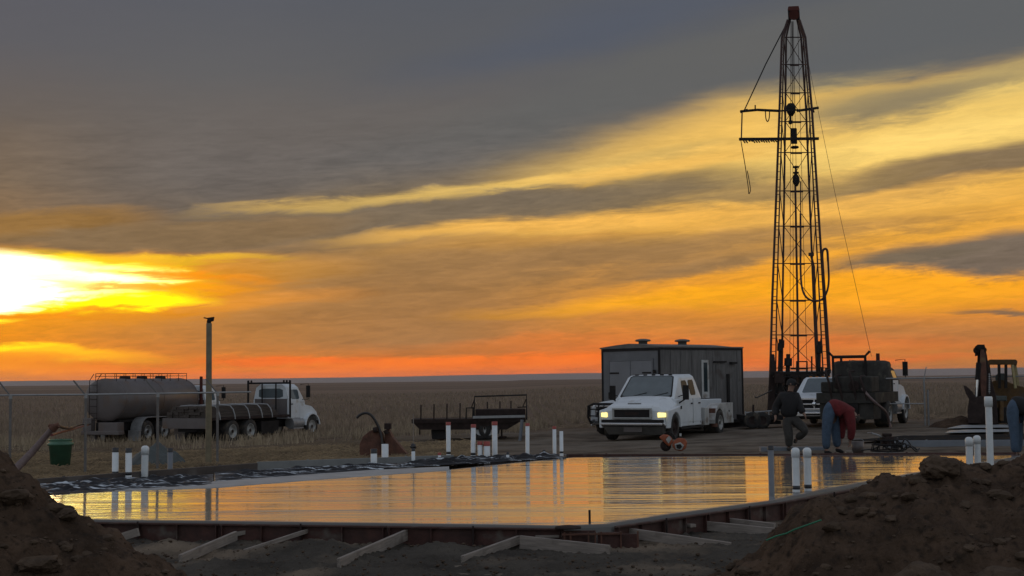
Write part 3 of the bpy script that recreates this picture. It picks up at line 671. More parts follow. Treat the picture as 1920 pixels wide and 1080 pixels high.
# ---- apron, sheeting and boards behind the slab
def sheet(name, quad, nu, nv, m, amp, fx, fy, z=0.0, seed=0):
    """lumpy sheet over the ground quad a-b (near edge) d-c (far edge)"""
    a, b, c, d = (Vector((p.x, p.y, 0)) for p in quad); vs = []
    for j in range(nv + 1):
        for i in range(nu + 1):
            u, v = i / nu, j / nv; p = (a * (1 - u) + b * u) * (1 - v) + (d * (1 - u) + c * u) * v
            e = min(1, 8 * u, 8 * (1 - u), 5 * v, 5 * (1 - v))
            h = amp * (abs(noise.noise(Vector((p.x * fx, p.y * fy, seed)))) * 1.6 + .5 * noise.noise(Vector((p.x * fx * 3, p.y * fy * 2.5, seed)))) * e
            vs.append((p.x, p.y, z + max(h, -.01)))
    n = nu + 1; mb = MB(); mb.smooth = True
    mb.add(vs, [(j * n + i, j * n + i + 1, (j + 1) * n + i + 1, (j + 1) * n + i) for j in range(nv) for i in range(nu)])
    o = mb.build(name, m, fix=False); so_ = o.modifiers.new('solid', 'SOLIDIFY'); so_.thickness = .012
    return o
apr = mat('apron', (.36, .35, .34), .55, vary=.25, scale=2)
mb = MB(); q = [on(215, 921, 0), on(400, 915, 0), on(600, 899, 0), on(842, 882, 0), on(842, 875, 0), on(600, 886, 0), on(400, 903, 0), on(215, 919, 0)]
mb.add([(p.x, p.y, .006) for p in q] + [(p.x, p.y, -.3) for p in q], [tuple(range(8))] + [(i, 8 + i, 8 + (i + 1) % 8, (i + 1) % 8) for i in range(8)])
tag(mb.build('concrete_apron', apr), 'dull grey strip of floated concrete along the left rim of the wet slab', 'concrete strip')
ps = mat('sheeting', (.50, .54, .58), .5, scale=2.0, col2=(.012, .011, .012), stretch=(.28, 3.2, 1), spec=.15)
cr = ps.node_tree.nodes
for n_ in cr:
    if n_.type == 'MAP_RANGE': n_.inputs[1].default_value = .375; n_.inputs[2].default_value = .44
    if n_.type == 'TEX_NOISE': n_.inputs['Detail'].default_value = 3; n_.inputs['Distortion'].default_value = .8
tag(sheet('insulation_sheet', [on(60, 930, .0), on(400, 909, .0), on(400, 890, 0), on(60, 902, 0)], 150, 40, ps, .07, 2.2, 3.6, .004, 2), 'rumpled black and white sheeting between the left kerb and the slab', 'sheeting', 'rumpled sheeting behind the slab')
tag(sheet('insulation_sheet', [on(402, 903, .0), on(745, 878, .0), on(745, 868, 0), on(402, 886, 0)], 150, 40, ps, .06, 2.2, 3.6, .008, 5), 'rumpled black and white sheeting left of the pair of short pipes', 'sheeting', 'rumpled sheeting behind the slab')
tag(sheet('insulation_sheet', [on(700, 881, .0), on(1062, 859.5, .0), on(1062, 853, 0), on(790, 862, 0)], 170, 40, ps, .09, 2.2, 3.4, .016, 8), 'rumpled white sheeting heaped around the middle group of pipes', 'sheeting', 'rumpled sheeting behind the slab')
def board(name, p, q, w, h, m, label, cat, group=None, bev=.004):
    p, q = Vector(p), Vector(q); d = q - p; root = thing(name, label, cat, p, 0, group); root.rotation_euler = d.to_track_quat('X', 'Z').to_euler()
    f = MB(); f.box(0, d.length, -w / 2, w / 2, -h, 0); part('board', f, m, root, bev)
    f = MB()
    k = max(2, int(d.length / 1.5))
    for i in range(k): x = d.length * (i + .5) / k; f = MB(); f.box(x - .02, x + .02, w / 2 + .002, w / 2 + .04, -h - .1, .015); part('stake', f, m, root)
    return root
GB = 'boards forming up the far side of the slab'
kc = mat('kerb', (.085, .066, .058), .85, scale=2, col2=(.05, .04, .036), dirt=((.13, .115, .105), 1.5, .56))
board('form_board', on(40, 900, .10), on(480, 868, .10), .10, .34, kc, 'long dark weathered board behind the left sheeting and the four left pipes', 'form board', GB)
lg = mat('board_grey', (.20, .205, .205), .7, vary=.2, scale=2)
board('form_board', on(482, 866, .08), on(850, 853, .08), .06, .19, lg, 'pale grey board behind the two short stub pipes', 'form board', GB)
board('form_board', on(852, 856, .02), on(1065, 851, .02), .06, .2, kc, 'low dark board behind the middle group of pipes', 'form board', GB)
board('form_board', on(1066, 851.5, .03), on(1500, 851, .035), .05, .3, 'form_steel', 'thin dark form along the far rim below the white truck', 'form board', GB)
board('form_board', on(1500, 850, .04), on(1905, 848, .045), .05, .3, 'form_steel', 'thin dark form along the far rim below the bending man', 'form board', GB)
gb = mat('board_blue', (.16, .175, .20), .6, vary=.15, scale=2)
p, q = at(1655, 826, 34.5), at(1990, 824, 34.5); board('form_board', p, q, .08, .30, gb, 'long smooth grey board behind the slab at the right, left end by the black machine', 'form board', GB)
p, q = at(1425, 838, 33.4), at(1545, 838, 33.4); board('form_board', p, q, .25, .14, gb, 'short grey board on the ground between the walking and the bending man', 'form board', GB)
bl = mat('black_film', (.012, .012, .013), .85, vary=.2, spec=.05)
def patch(name, pts, m, z, label, cat, seed):
    mn = [on(px, py, z) for px, py in pts]
    o = sheet(name, mn, 60, 16, m, .05, .9, 2.0, 0, seed)
    for v in o.data.vertices: v.co.z += gz(v.co.x, v.co.y) + .08
    tag(o, label, cat, 'films laid out behind the slab')
patch('plastic_film', [(1590, 829), (1925, 829), (1925, 814), (1690, 816)], bl, -.05, 'black plastic film spread behind the long smooth grey board', 'plastic film', 3)
wf = mat('white_film', (.27, .28, .29), .4, vary=.3, scale=1.0)
patch('plastic_film', [(1772, 812), (1895, 811), (1895, 806), (1780, 807)], wf, -.1, 'white plastic film nearer the camera in front of the digging machine', 'plastic film', 6)
patch('plastic_film', [(1776, 803), (1892, 802), (1892, 797), (1800, 798)], wf, -.12, 'white plastic film at the tyres of the digging machine', 'plastic film', 9)

# ---- crop stubble and straw
def blades(name, n, area, hmin, hmax, w, m, seed, lie=False, rows=None):
    rn = random.Random(seed); mb = MB()
    for i in range(n):
        x, y = area(rn)
        z = gz(x, y); h = rn.uniform(hmin, hmax); a = rn.uniform(0, PI)
        if lie:
            dx, dy = math.cos(a) * h, math.sin(a) * h; z += .03 + rn.random() * .05; q = rn.uniform(-.04, .08)
            v = [(x, y, z), (x + dx, y + dy, z + q), (x + dx, y + dy, z + q + w), (x, y, z + w)]
        else:
            lx, ly = rn.gauss(0, .25) * h, rn.gauss(0, .25) * h; ww = w * rn.uniform(.6, 1.5)
            v = [(x - ww, y, z - .03), (x + ww, y, z - .03), (x + ww * .4 + lx, y + ly, z + h), (x - ww * .4 + lx, y + ly, z + h)]
        mb.add(v, [(0, 1, 2, 3)])
    tag(mb.build(name, m, fix=False), kind='stuff')
stm = mat('stubble', (.34, .25, .17), .9, scale=.5, col2=(.10, .075, .052))
def a1(rn):
    y = 66 + 70 * rn.random() ** 1.6; hw = y * .40; x = rn.uniform(-hw, hw); x = round(x / .76) * .76 + rn.gauss(0, .07); return x, y
blades('stubble', 42000, a1, .12, .42, .014, stm, 1)
def a2(rn):
    y = 130 + 220 * rn.random(); return rn.uniform(-y * .4, y * .4), y
blades('stubble', 14000, a2, .2, .45, .04, stm, 2)
def a3(rn):
    y = rn.uniform(25, 50); x = rn.uniform(-.42 * y, -.03 * y)
    return x, max(y, 26 + .55 * (x + 9))
blades('straw', 24000, a3, .08, .36, .020, mat('straw', (.40, .29, .17), .9, scale=.7, col2=(.10, .07, .045)), 3, lie=True)
cl_ = [(random.Random(50 + i).uniform(-.4, .02), random.Random(90 + i).uniform(57, 70)) for i in range(150)]
def a5(rn):
    f_, y_ = cl_[rn.randrange(150)]; y = y_ + rn.gauss(0, .25); return f_ * y_ + rn.gauss(0, .45), y
blades('grass_tufts', 5000, a5, .15, .50, .013, mat('dry_grass', (.42, .33, .22), .9, scale=.6, col2=(.15, .11, .07)), 7)
def a4(rn):
    y = rn.uniform(60, 67); return rn.uniform(-.4 * y, .4 * y), y
blades('straw', 9000, a4, .08, .35, .02, stm, 4, lie=True)

# ================================================================== OBJECTS
def panel(mb, A, B, Cc, D, u0, u1, v0, v1, off=.006, cut=.12, skew=0.0):
    """glass or plate laid just proud of the quad A B C D (A,B bottom; C,D top)"""
    A, B, Cc, D = map(Vector, (A, B, Cc, D)); nrm = (B - A).cross(D - A).normalized()
    def P(u, v): return (A * (1 - u) + B * u) * (1 - v) + (D * (1 - u) + Cc * u) * v
    du, dv = (u1 - u0) * cut, (v1 - v0) * cut
    uv = [(u0 + du, v0), (u1 - du, v0), (u1, v0 + dv), (u1, v1 - dv), (u1 - du, v1), (u0 + du, v1), (u0, v1 - dv), (u0, v0 + dv)]
    uv = [(u + skew * (v - v0), v) if u < (u0 + u1) / 2 else (u, v) for u, v in uv]
    a = [P(u, v) + nrm * off for u, v in uv]; b = [P(u, v) - nrm * .01 for u, v in uv]; n = len(uv)
    mb.add(a + b, [tuple(range(n)), tuple(reversed(range(n, 2 * n)))] + [(i, (i + 1) % n, n + (i + 1) % n, n + i) for i in range(n)])
def wheel(root, x, y, r=.51, w=.26, rimm='rim', side=-1, dual=False):
    """wheel with its axle along y; side = which way the dished face looks"""
    f = MB(); ww = w * (2.1 if dual else 1); o = (x, y, r)
    f.lathe([(r * .60, -ww / 2), (r * .9, -ww / 2), (r * .98, -ww / 2 + .03), (r, -ww / 2 + .07), (r, ww / 2 - .07), (r * .98, ww / 2 - .03), (r * .9, ww / 2), (r * .60, ww / 2), (r * .60, -ww / 2)], o, 'y', 28)
    t = part('wheel', f, 'rubber', root)
    f = MB(); s = side; e = s * ww / 2
    pr = [(r * .60, e * .96), (r * .56, e * 1.02), (r * .53, e * .9), (r * .48, e * .62), (r * .30, e * .55), (r * .28, e * .62), (r * .20, e * .85), (.001, e * .88)]
    f.lathe(pr, o, 'y', 22); f.lathe([(r * .60, -e * .96), (r * .5, -e * .8), (.001, -e * .8)], o, 'y', 16)
    part('rim', f, rimm, t)
    f = MB(); f.cyl((x, y + e * .5, r), (x, y + e * .92, r), r * .16, n=10); part('hub', f, 'dark_steel', t)
    return t
# ---- PVC pipes
GP = 'white plastic pipe stubs sticking up through the slab'
def pipe(px, top, base, w, label, cap=None, bands=(), lean=0.0, m='pvc', z=0.0, Y=None, group=GP):
    b = on(px, base, z) if Y is None else at(px, base, Y)
    sc = F / b.y; h = (base - top) / sc; r = w / sc / 2
    root = thing('plastic_pipe', label, 'pipe', b, 0, group); root.rotation_euler = (0, lean, 0)
    f = MB(); z0 = -.15
    if cap == 'round':
        f.lathe([(r, z0), (r, h - r * .55)], n=18); part('tube', f, m, root)
        f = MB(); f.lathe([(r, h - r * 2.6), (r * 1.13, h - r * 2.6), (r * 1.13, h - r * .7), (r * .9, h - r * .28), (r * .5, h - r * .05), (0.001, h)], n=18); part('end_cap', f, m, root)
    elif cap == 'collar':
        f.lathe([(r, z0), (r, h - r)], n=18); part('tube', f, m, root)
        f = MB(); f.lathe([(r, h - r * 3), (r * 1.22, h - r * 3), (r * 1.22, h - r * .4), (r * 1.05, h), (0.001, h)], n=18); part('end_cap', f, m, root)
    else:
        f.lathe([(r, z0), (r, h), (r * .86, h), (r * .86, h - .12)], n=18); part('tube', f, m, root)
        if cap: f = MB(); f.lathe([(r * 1.06, h - r * 1.2), (r * 1.08, h + .012), (0.001, h + .014)], n=18); part('end_cap', f, cap, root)
    for a, c in bands:
        f = MB(); hh = (base - a) / sc; f.lathe([(r, hh - r * .5), (r * 1.05, hh - r * .5), (r * 1.05, hh + r * .5), (r, hh + r * .5)], n=18); part('tape_band', f, c, root)
    return root
pipe(216, 841, 897, 12, 'leftmost white pipe of the four by the left kerb, black tape at both ends', 'tape_black', [(887, 'tape_black')])
pipe(241, 842, 897, 12, 'white pipe second from the left kerb, black tape near its foot', 'tape_black', [(888, 'tape_black')])
pipe(271, 836, 894, 13, 'white pipe with a rounded white cap, tallest of the four by the left kerb', 'round', lean=.015)
pipe(319, 842, 888, 10, 'greyish pipe at the right of the four by the left kerb, black top', 'tape_black', m='pvc_grey')
pipe(701, 843, 868, 12, 'short pale stub pipe with a black lid, left one of a pair', 'tape_black')
pipe(722, 833, 864, 13, 'short thick pale stub pipe without a lid, right one of a pair')
pipe(775, 842, 864, 7, 'small stub pipe below a dark ball on a thin stick', 'tape_black')
pipe(824, 850, 862, 6, 'tiny stub pipe with a red top left of the middle group', 'tape_red')
pipe(841, 793, 858, 8.5, 'tall slim red-topped pipe below the left end of the flat trailer, black band at foot', 'tape_red', [(849, 'tape_black')])
pipe(887, 797, 857, 9, 'tall slim pipe at the left of the middle group, beside two short red-topped stubs', 'tape_red', [(851, 'tape_black')], .02)
pipe(900, 829, 857, 9, 'short red-topped stub, left of two in the middle group', 'tape_red')
pipe(913, 829, 857, 12, 'short wide red-topped stub, right of two in the middle group', 'tape_red')
pipe(928, 792, 855, 10, 'tall pipe right of the two short red-topped stubs', 'tape_red')
pipe(952, 849, 860, 6, 'tiny stub pipe with a dark top right of the tall middle pipe', 'tape_black')
pipe(989, 795, 858, 7.5, 'tall slim pipe beside the right end of the trailer', 'tape_red', lean=.01)
pipe(1020, 845, 855, 6, 'tiny stub pipe with a dark top between the tall slim pipes', 'tape_black')
pipe(1040, 801, 855, 7, 'left one of two close slim pipes at the end of the sheeting', 'tape_red', [(854, 'tape_black')])
pipe(1053, 809, 857, 7, 'right, shorter one of two close slim pipes at the end of the sheeting', None, [(848, 'tape_black')])
pipe(1447, 838, 930, 11, 'dark grey pipe with a black top standing near the front rim of the slab', 'tape_black', m='pvc_grey')
pipe(1493, 840, 920, 14, 'white round-capped pipe right beside the dark grey pipe, black foot', 'round', [(914, 'tape_black')])
pipe(1515, 840, 918, 14, 'white round-capped pipe second from the dark grey pipe, black foot', 'round', [(912, 'tape_black')])
pipe(1819, 820, 893, 13, 'left short round-capped white pipe behind the crest of the right mound', 'round', z=0)
pipe(1834, 817, 892, 12, 'right short round-capped white pipe, next to the tallest pipe', 'round', z=0)
pipe(1858, 745, 898, 12.5, 'tallest white pipe, with a wide collar cap, in front of the digging machine', 'collar')
mb = MB(); mb.cyl((0, 0, -.1), (0, 0, 1.0), .010, n=6); root = thing('marker_stick', 'thin pale stick with a dark ball on it behind the small stub pipe', 'stick', on(773, 862, 0) + Vector((0, .4, 0)))
part('rod', mb, 'lumber', root); mb = MB(); rockmesh(mb, (0, 0, .28), .075, 2, 1, 2.2); part('ball', mb, 'tape_black', root)

# ---- left fence, and right fence
GFence = 'chain link fence posts'
def fence_post(p, h, label, arm=None, r=.03, group='fence posts', cap=True, m='galv'):
    root = thing('fence_post', label, 'fence post', p, 0, group)
    part('pole', MB().cyl((0, 0, -.2), (0, 0, h), r, n=10), m, root)
    if arm:
        part('barb_arm', MB().bar((0, 0, h - .02), arm, .03, .03), m, root)
    if cap: part('clamp', MB().cyl((0, 0, h - .08), (0, 0, h + .015), r * 1.35, n=10), 'galv', root)
    return root
gp = [(20, 884, 30.5, 'leftmost'), (161, 888, 30.9, 'second'), (296, 872, 31.7, 'third'), (408, 866, 33.0, 'fourth')]
lb = ['galvanized fence post near the left edge of the view with its arm bent left', 'galvanized fence post between the green bin and the tank truck', 'pale fence post in front of the tank of the tank truck', 'pale fence post just right of the tall yellowish pole']
tops = [(20, 741), (161, 740), (296, 738), (408, 736)]
rail = []
for (px, base, Y, _), l, (tx, ty) in zip(gp, lb, tops):
    t = at(tx, ty, Y); z0 = gz(t.x, Y); rail.append(t)
    fence_post((t.x, Y, z0), t.z - z0, l, (-.28, 0, t.z - z0 + .32), m='galv_dark')
e0 = at(-160, 744, 29.9); e1 = at(470, 735, 34)
tr = thing('fence_rail', 'thin galvanized top rail running across the left fence posts', 'fence rail', e0)
pts = [e0] + rail + [e1]; part('tube', MB().tube([p - e0 for p in pts], .021, 8), 'galv', tr)
Yf = 53
a = at(1556, 711, 54); b = at(1640, 710, 53.5); c_ = at(1736, 709, 53); d_ = at(1990, 704, 52)
tr = thing('fence_rail', 'galvanized top rail of the right fence, passing in front of the digging machine', 'fence rail', a)
part('tube', MB().tube([p - a for p in (a, b, c_, d_)], .028, 8), 'galv', tr)
a2_ = at(1600, 757, 53.4); b2_ = at(1736, 757, 53)
tr = thing('fence_rail', 'middle rail of the gate left of the right fence posts', 'fence rail', a2_)
part('tube', MB().tube([Vector((0, 0, 0)), b2_ - a2_], .024, 8), 'galv', tr)
p = at(1735, 795, 53); fence_post((p.x, 53, gz(p.x, 53)), at(1735, 709, 53).z - gz(p.x, 53), 'tall galvanized fence post right of the tank-bodied truck, arm bent right', (.1, 0, 2.25), .035)
p = at(1741.5, 795, 53.2); fence_post((p.x, 53.2, gz(p.x, 53.2)), 1.38, 'shorter dark gate post touching the tall fence post at the right', None, .04, cap=False)
p = at(1603, 795, 53.4); fence_post((p.x, 53.4, gz(p.x, 53.4)), at(1603, 711, 53.4).z - gz(p.x, 53.4), 'galvanized gate post in front of the dark tank-bodied truck', None, .03)

# ---- tall pole with a lamp head
p = at(391, 866, 33.6); z0 = gz(p.x, 33.6); ht = at(391, 606, 33.6).z - z0
root = thing('tall_pole', 'tall yellowish steel pole topped by a dark bent lamp head', 'pole', (p.x, 33.6, z0))
f = MB(); f.cyl((0, 0, -.3), (0, 0, ht), .078, .068, n=16); part('shaft', f, 'tan_steel', root)
f = MB(); f.tube([(-.01, 0, ht - .06), (-.0, 0, ht + .03), (.03, 0, ht + .09)], .05, 8); f.hexa([(-.05, -.06, ht + .02), (.10, -.06, ht + .05), (.10, .06, ht + .05), (-.05, .06, ht + .02), (-.02, -.06, ht + .13), (.12, -.06, ht + .15), (.12, .06, ht + .15), (-.02, .06, ht + .13)]); f.bar((-.02, 0, ht + .11), (-.13, 0, ht + .135), .02, .03)
part('lamp_head', f, 'black_paint', root)

# ---- green bin
p = on(113, 879, -.33); root = thing('green_bin', 'green plastic bin with a rim standing on the straw behind the left fence', 'bin', (p.x, p.y, gz(p.x, p.y)))
f = MB(); f.lathe([(0.001, 0.01), (.20, 0), (.245, .55), (.265, .555), (.27, .60), (.245, .61), (.25, .68), (.262, .70), (.23, .70), (.21, .3), (0.001, .05)], n=28); part('body', f, 'green_plastic', root)
root.scale = (1.12, 1.12, 1.04)
f = MB(); f.lathe([(.2505, .56), (.285, .56), (.288, .615), (.2505, .62)], n=28); part('rim_band', f, 'green_plastic', root)
# ---- thick discharge hose at the left
Y = 29.0
pts = [at(-30, 915, Y - 1), at(25, 884, Y - .5), at(60, 848, Y), at(88, 815, Y), at(99, 803, Y)]
root = thing('discharge_pipe', 'thick brownish pipe slanting up from the left mound to a coupling over the green bin', 'pipe', pts[0])
part('tube', MB().tube([q - pts[0] for q in pts], [.09, .09, .075, .062, .06], 14), 'hose', root)
f = MB(); f.cyl(at(97, 806, Y) - pts[0], at(103, 799, Y) - pts[0], .085, n=14); f.cyl(at(102, 800, Y) - pts[0], at(110, 797, Y) - pts[0], .06, n=12); f.cyl(at(92, 797, Y) - pts[0], at(100, 802, Y) - pts[0], .04, n=8); part('coupling', f, 'rust', root)
def wob(pts, k=6):
    out = []
    for i in range(len(pts) - 1):
        for j in range(k): out.append(pts[i].lerp(pts[i + 1], j / k))
    return out + [pts[-1]]
def catmull(P, k=6):
    P = [Vector(p) for p in P]; Q = [P[0] * 2 - P[1]] + P + [P[-1] * 2 - P[-2]]; out = []
    for i in range(1, len(Q) - 2):
        for j in range(k):
            t = j / k; a, b, c, d = Q[i - 1], Q[i], Q[i + 1], Q[i + 2]
            out.append(.5 * ((2 * b) + (c - a) * t + (2 * a - 5 * b + 4 * c - d) * t * t + (3 * b - a - 3 * c + d) * t ** 3))
    return out + [P[-1]]
tag(MB().tube(catmull([at(108, 798, Y), at(120, 802, Y + 3), at(134, 802, Y + 9), at(150, 796, Y + 20), at(170, 795, Y + 31)]), .035, 8).build('black_hose', 'hose_black'), 'dark hose running from the coupling over the green bin to the tank truck', 'hose')
tag(MB().tube(catmull([at(97, 816, Y), at(112, 811, Y + 3), at(135, 805, Y + 10), at(152, 800, Y + 20), at(168, 796, Y + 30.5)]), .028, 8).build('red_hose', 'hose_red'), 'thin dark red hose below the black one, over the green bin', 'hose')

# ---- tarp covered heap behind the left kerb
def blobmesh(w, d, h, seed, ridge=None, n=44):
    mb = MB(); mb.smooth = True; vs = []
    for j in range(n + 1):
        for i in range(n + 1):
            u, v = -1 + 2 * i / n, -1 + 2 * j / n; r = math.sqrt(u * u + v * v); k = max(0, 1 - r) ** .62
            z = h * k * (1 + .25 * noise.noise(Vector((u * 2 + seed, v * 2, 1)))) + .04 * fbm(u * 4 + seed, v * 4, 0) * (k > 0) - (.12 if r >= 1 else 0)
            vs.append((u * w, v * d, z))
    m_ = n + 1; mb.add(vs, [(j * m_ + i, j * m_ + i + 1, (j + 1) * m_ + i + 1, (j + 1) * m_ + i) for j in range(n) for i in range(n)]); return mb
p = on(292, 884, -.3); p.y += 1.5
o = blobmesh(.78, .6, .62, 3).build('tarp_heap', 'tarp', fix=False, loc=(at(292, 870, p.y).x, p.y, gz(p.x, p.y) - .02)); tag(o, 'dark tarpaulin draped over a heap behind the four left pipes', 'tarpaulin')

# ---- rusty hopper with a bent hose
Yh = 36.0; p = at(716, 856, Yh); z0 = gz(p.x, Yh)
root = thing('rusty_hopper', 'rust brown wedge-shaped metal hopper lying behind the pale board', 'hopper', (p.x, Yh, z0))
def loc(px, py, dy=0): q = at(px, py, Yh); return Vector((q.x - p.x, dy, q.z - z0))
out = [(676, 856), (676, 832), (682, 818), (694, 808), (706, 803), (716, 812), (720, 830), (722, 856)]
f = MB(); n = len(out); v = [loc(x, y, -.25) for x, y in out] + [loc(x, y, .45) for x, y in out]
f.add(v, [tuple(range(n)), tuple(reversed(range(n, 2 * n)))] + [(i, n + i, n + (i + 1) % n, (i + 1) % n) for i in range(n)]); part('curved_shell', f, 'rust', root, .02)
f = MB(); out = [(722, 856), (722, 806), (729, 804), (737, 820), (765, 852), (770, 858)]
n = len(out); v = [loc(x, y, -.12) for x, y in out] + [loc(x, y, .35) for x, y in out]
f.add(v, [tuple(range(n)), tuple(reversed(range(n, 2 * n)))] + [(i, n + i, n + (i + 1) % n, (i + 1) % n) for i in range(n)]); part('chute_plate', f, 'rust', root, .015)
f = MB(); f.cyl(loc(702, 806, -.3), loc(710, 804, -.3), .07, n=10); f.box(*sum([[loc(718, 0).x, loc(730, 0).x], [-.2, .1], [loc(0, 812).z, loc(0, 801).z]], [])); f.cyl(loc(724, 806, -.22), loc(727, 813, -.22), .06, n=10); part('mounting_lugs', f, 'dark_steel', root, .006)
pts = catmull([loc(671, 783, -.3), loc(678, 777, -.3), (loc(688, 774, -.3)), loc(698, 778, -.3), loc(707, 790, -.3), loc(713, 803, -.3), loc(718, 822, -.32), loc(719, 850, -.35)])
tag(MB().tube(pts, .034, 8).build('bent_hose', 'hose_black', loc=(p.x, Yh, z0)), 'black hose arching up out of the rusty hopper and curling to the left', 'hose')

# ---- stake trailer
Yt = 53.0; p = at(880, 820, Yt); z0 = gz(p.x, Yt); root = thing('flat_trailer', 'dark flat trailer with upright stakes and a raised pipe frame at its right end', 'trailer', (p.x, Yt, z0), 0)
def tl(px, py, dy=0.0):
    q = at(px, py, Yt); return Vector((q.x - p.x, dy, q.z - z0))
def bx(px0, py0, px1, py1, y0, y1): a, b = tl(px0, py0), tl(px1, py1); return (min(a.x, b.x), max(a.x, b.x), y0, y1, min(a.z, b.z), max(a.z, b.z))
f = MB(); f.box(*bx(775, 785, 985, 790, -1.0, 1.1))
f.hexa([tl(780, 791, -1), tl(960, 791, -1), tl(960, 791, 1.1), tl(780, 791, 1.1), tl(775, 786, -1.02), tl(986, 786, -1.02), tl(986, 786, 1.1), tl(775, 786, 1.1)])
part('deck', f, 'dark_steel', root)
f = MB(); f.hexa([tl(790, 804, -.9), tl(950, 804, -.9), tl(950, 804, .9), tl(790, 804, .9), tl(778, 791.2, -.95), tl(972, 791.2, -.95), tl(972, 791.2, .95), tl(778, 791.2, .95)]); part('frame_beam', f, 'dark_steel', root)
for i, (px, top) in enumerate([(792, 758), (816, 757), (840, 756), (864, 755)]):
    part('stake', MB().bar(tl(px, 786, -.9), tl(px + .4, top, -.9), .07, .05), 'dark_steel', root)
for px, top in [(913, 754), (937, 753), (958, 752)]:
    part('stake', MB().bar(tl(px, 786, .9), tl(px, top, .9), .06, .05), 'dark_steel', root)
f = MB()
f.tube([tl(890, 786, -.85), tl(891, 743, -.85), tl(987, 740, -.85), tl(987, 786, -.85)], .035, 6)
f.tube([tl(875, 786, -.8), tl(876, 764, -.8), tl(890, 764, -.8)], .03, 6); f.tube([tl(885, 786, .8), tl(886, 764, .8)], .03, 6)
f.tube([tl(885, 764, -.7), tl(891, 748, -.85)], .02, 6); f.tube([tl(980, 762, -.7), tl(986, 748, -.85)], .02, 6); f.tube([tl(970, 763, -.8), tl(987, 762, -.8)], .025, 6)
part('pipe_frame', f, 'black_paint', root)
f = MB(); f.box(*bx(892, 767, 985, 785, -.6, .6)); part('load_box', f, 'dark_steel', root, .02)
f = MB(); f.bar(tl(888, 781, -1.05), tl(984, 779, -1.05), .09, .09); part('side_tube', f, 'galv', root)
def twheel(px, r, y): 
    q = tl(px, 820); f = MB(); f.lathe([(r * .55, -.12), (r * .95, -.13), (r, -.09), (r, .09), (r * .95, .13), (r * .55, .12), (.001, .1)], (q.x, y, r), 'y', 22); w_ = part('wheel', f, 'rubber', root)
    f = MB(); f.lathe([(r * .56, -.125), (r * .5, -.1), (r * .3, -.06), (.001, -.07)], (q.x, y, r), 'y', 16); part('rim', f, 'rim', w_)
twheel(902, .39, -.8); twheel(918, .39, -.8); twheel(902, .39, .8); twheel(918, .39, .8)
f = MB(); f.hexa([tl(812, 822, -.7), tl(842, 822, -.7), tl(842, 822, .3), tl(812, 822, .3), tl(810, 805, -.7), tl(846, 805, -.7), tl(846, 805, .3), tl(810, 805, .3)]); part('tool_box', f, 'black_paint', root, .02)
f = MB(); f.bar(tl(789, 804, -.6), tl(789, 814, -.6), .05); part('corner_leg', f, 'dark_steel', root)
f = MB(); f.bar(tl(941, 800, -.5), tl(941, 817, -.5), .06); f.box(*bx(936, 817, 950, 820, -.7, -.3)); part('jack_leg', f, 'dark_steel', root)
f = MB(); f.cyl((0, 0, 0), at(979, 786, 50.5) - at(974, 835, 50.5), .062, n=10); tag(f.build('leaning_pipe', 'pvc_grey', loc=at(974, 836, 50.5)), 'pale grey pipe leaning against the right end of the flat trailer', 'pipe')
# ---- low trailer behind the white truck
Yl = 55.5; p = at(1425, 806, Yl); z0 = gz(p.x, Yl); root = thing('low_trailer', 'low dark trailer with a thin rail between the white truck and the drilling rig', 'trailer', (p.x, Yl, z0))
def t2(px, py, dy=0.0): q = at(px, py, Yl); return Vector((q.x - p.x, dy, q.z - z0))
f = MB(); a, b = t2(1388, 787), t2(1462, 777); f.box(a.x, b.x, -.9, .9, a.z, b.z); a, b = t2(1392, 795), t2(1458, 788); f.box(a.x, b.x, -.7, .7, a.z, b.z); part('deck', f, 'black_paint', root, .01)
f = MB(); f.tube([t2(1390, 773, -.85), t2(1460, 768, -.85)], .03, 6)
for px in (1391, 1412, 1434, 1458): f.bar(t2(px, 778, -.85), t2(px, 770, -.85), .04)
part('side_rail', f, 'galv', root); f = MB(); f.bar(t2(1405, 778, -.9), t2(1405, 758, -.9), .07); part('stake', f, 'dark_steel', root)
for px in (1404, 1422): 
    q = t2(px, 800); r = .33; f = MB(); f.lathe([(r * .5, -.1), (r * .95, -.11), (r, -.08), (r, .08), (r * .95, .11), (r * .5, .1), (.001, .08)], (q.x, -.85, r), 'y', 20); w_ = part('wheel', f, 'rubber', root); f = MB(); f.lathe([(r * .5, -.11), (r * .3, -.07), (.001, -.08)], (q.x, -.85, r), 'y', 14); part('rim', f, 'dark_steel', w_)

# ---- shed on skids
Ys = 54.0; p = at(1239, 806, Ys); z0 = gz(p.x, Ys) - .02
phi = R(38)             # door face turned away to the left
LW, LL, HH = 3.05, 5.1, 3.22
# local axes: +x along the long side (to the right, away), -y ... front; door face is at x = 0, running away to the left
root = thing('skid_shed', 'dark grey weathered portable shed with double doors, a tall narrow window and two roof vents', 'shed', (p.x, Ys, z0), R(90 - 49))
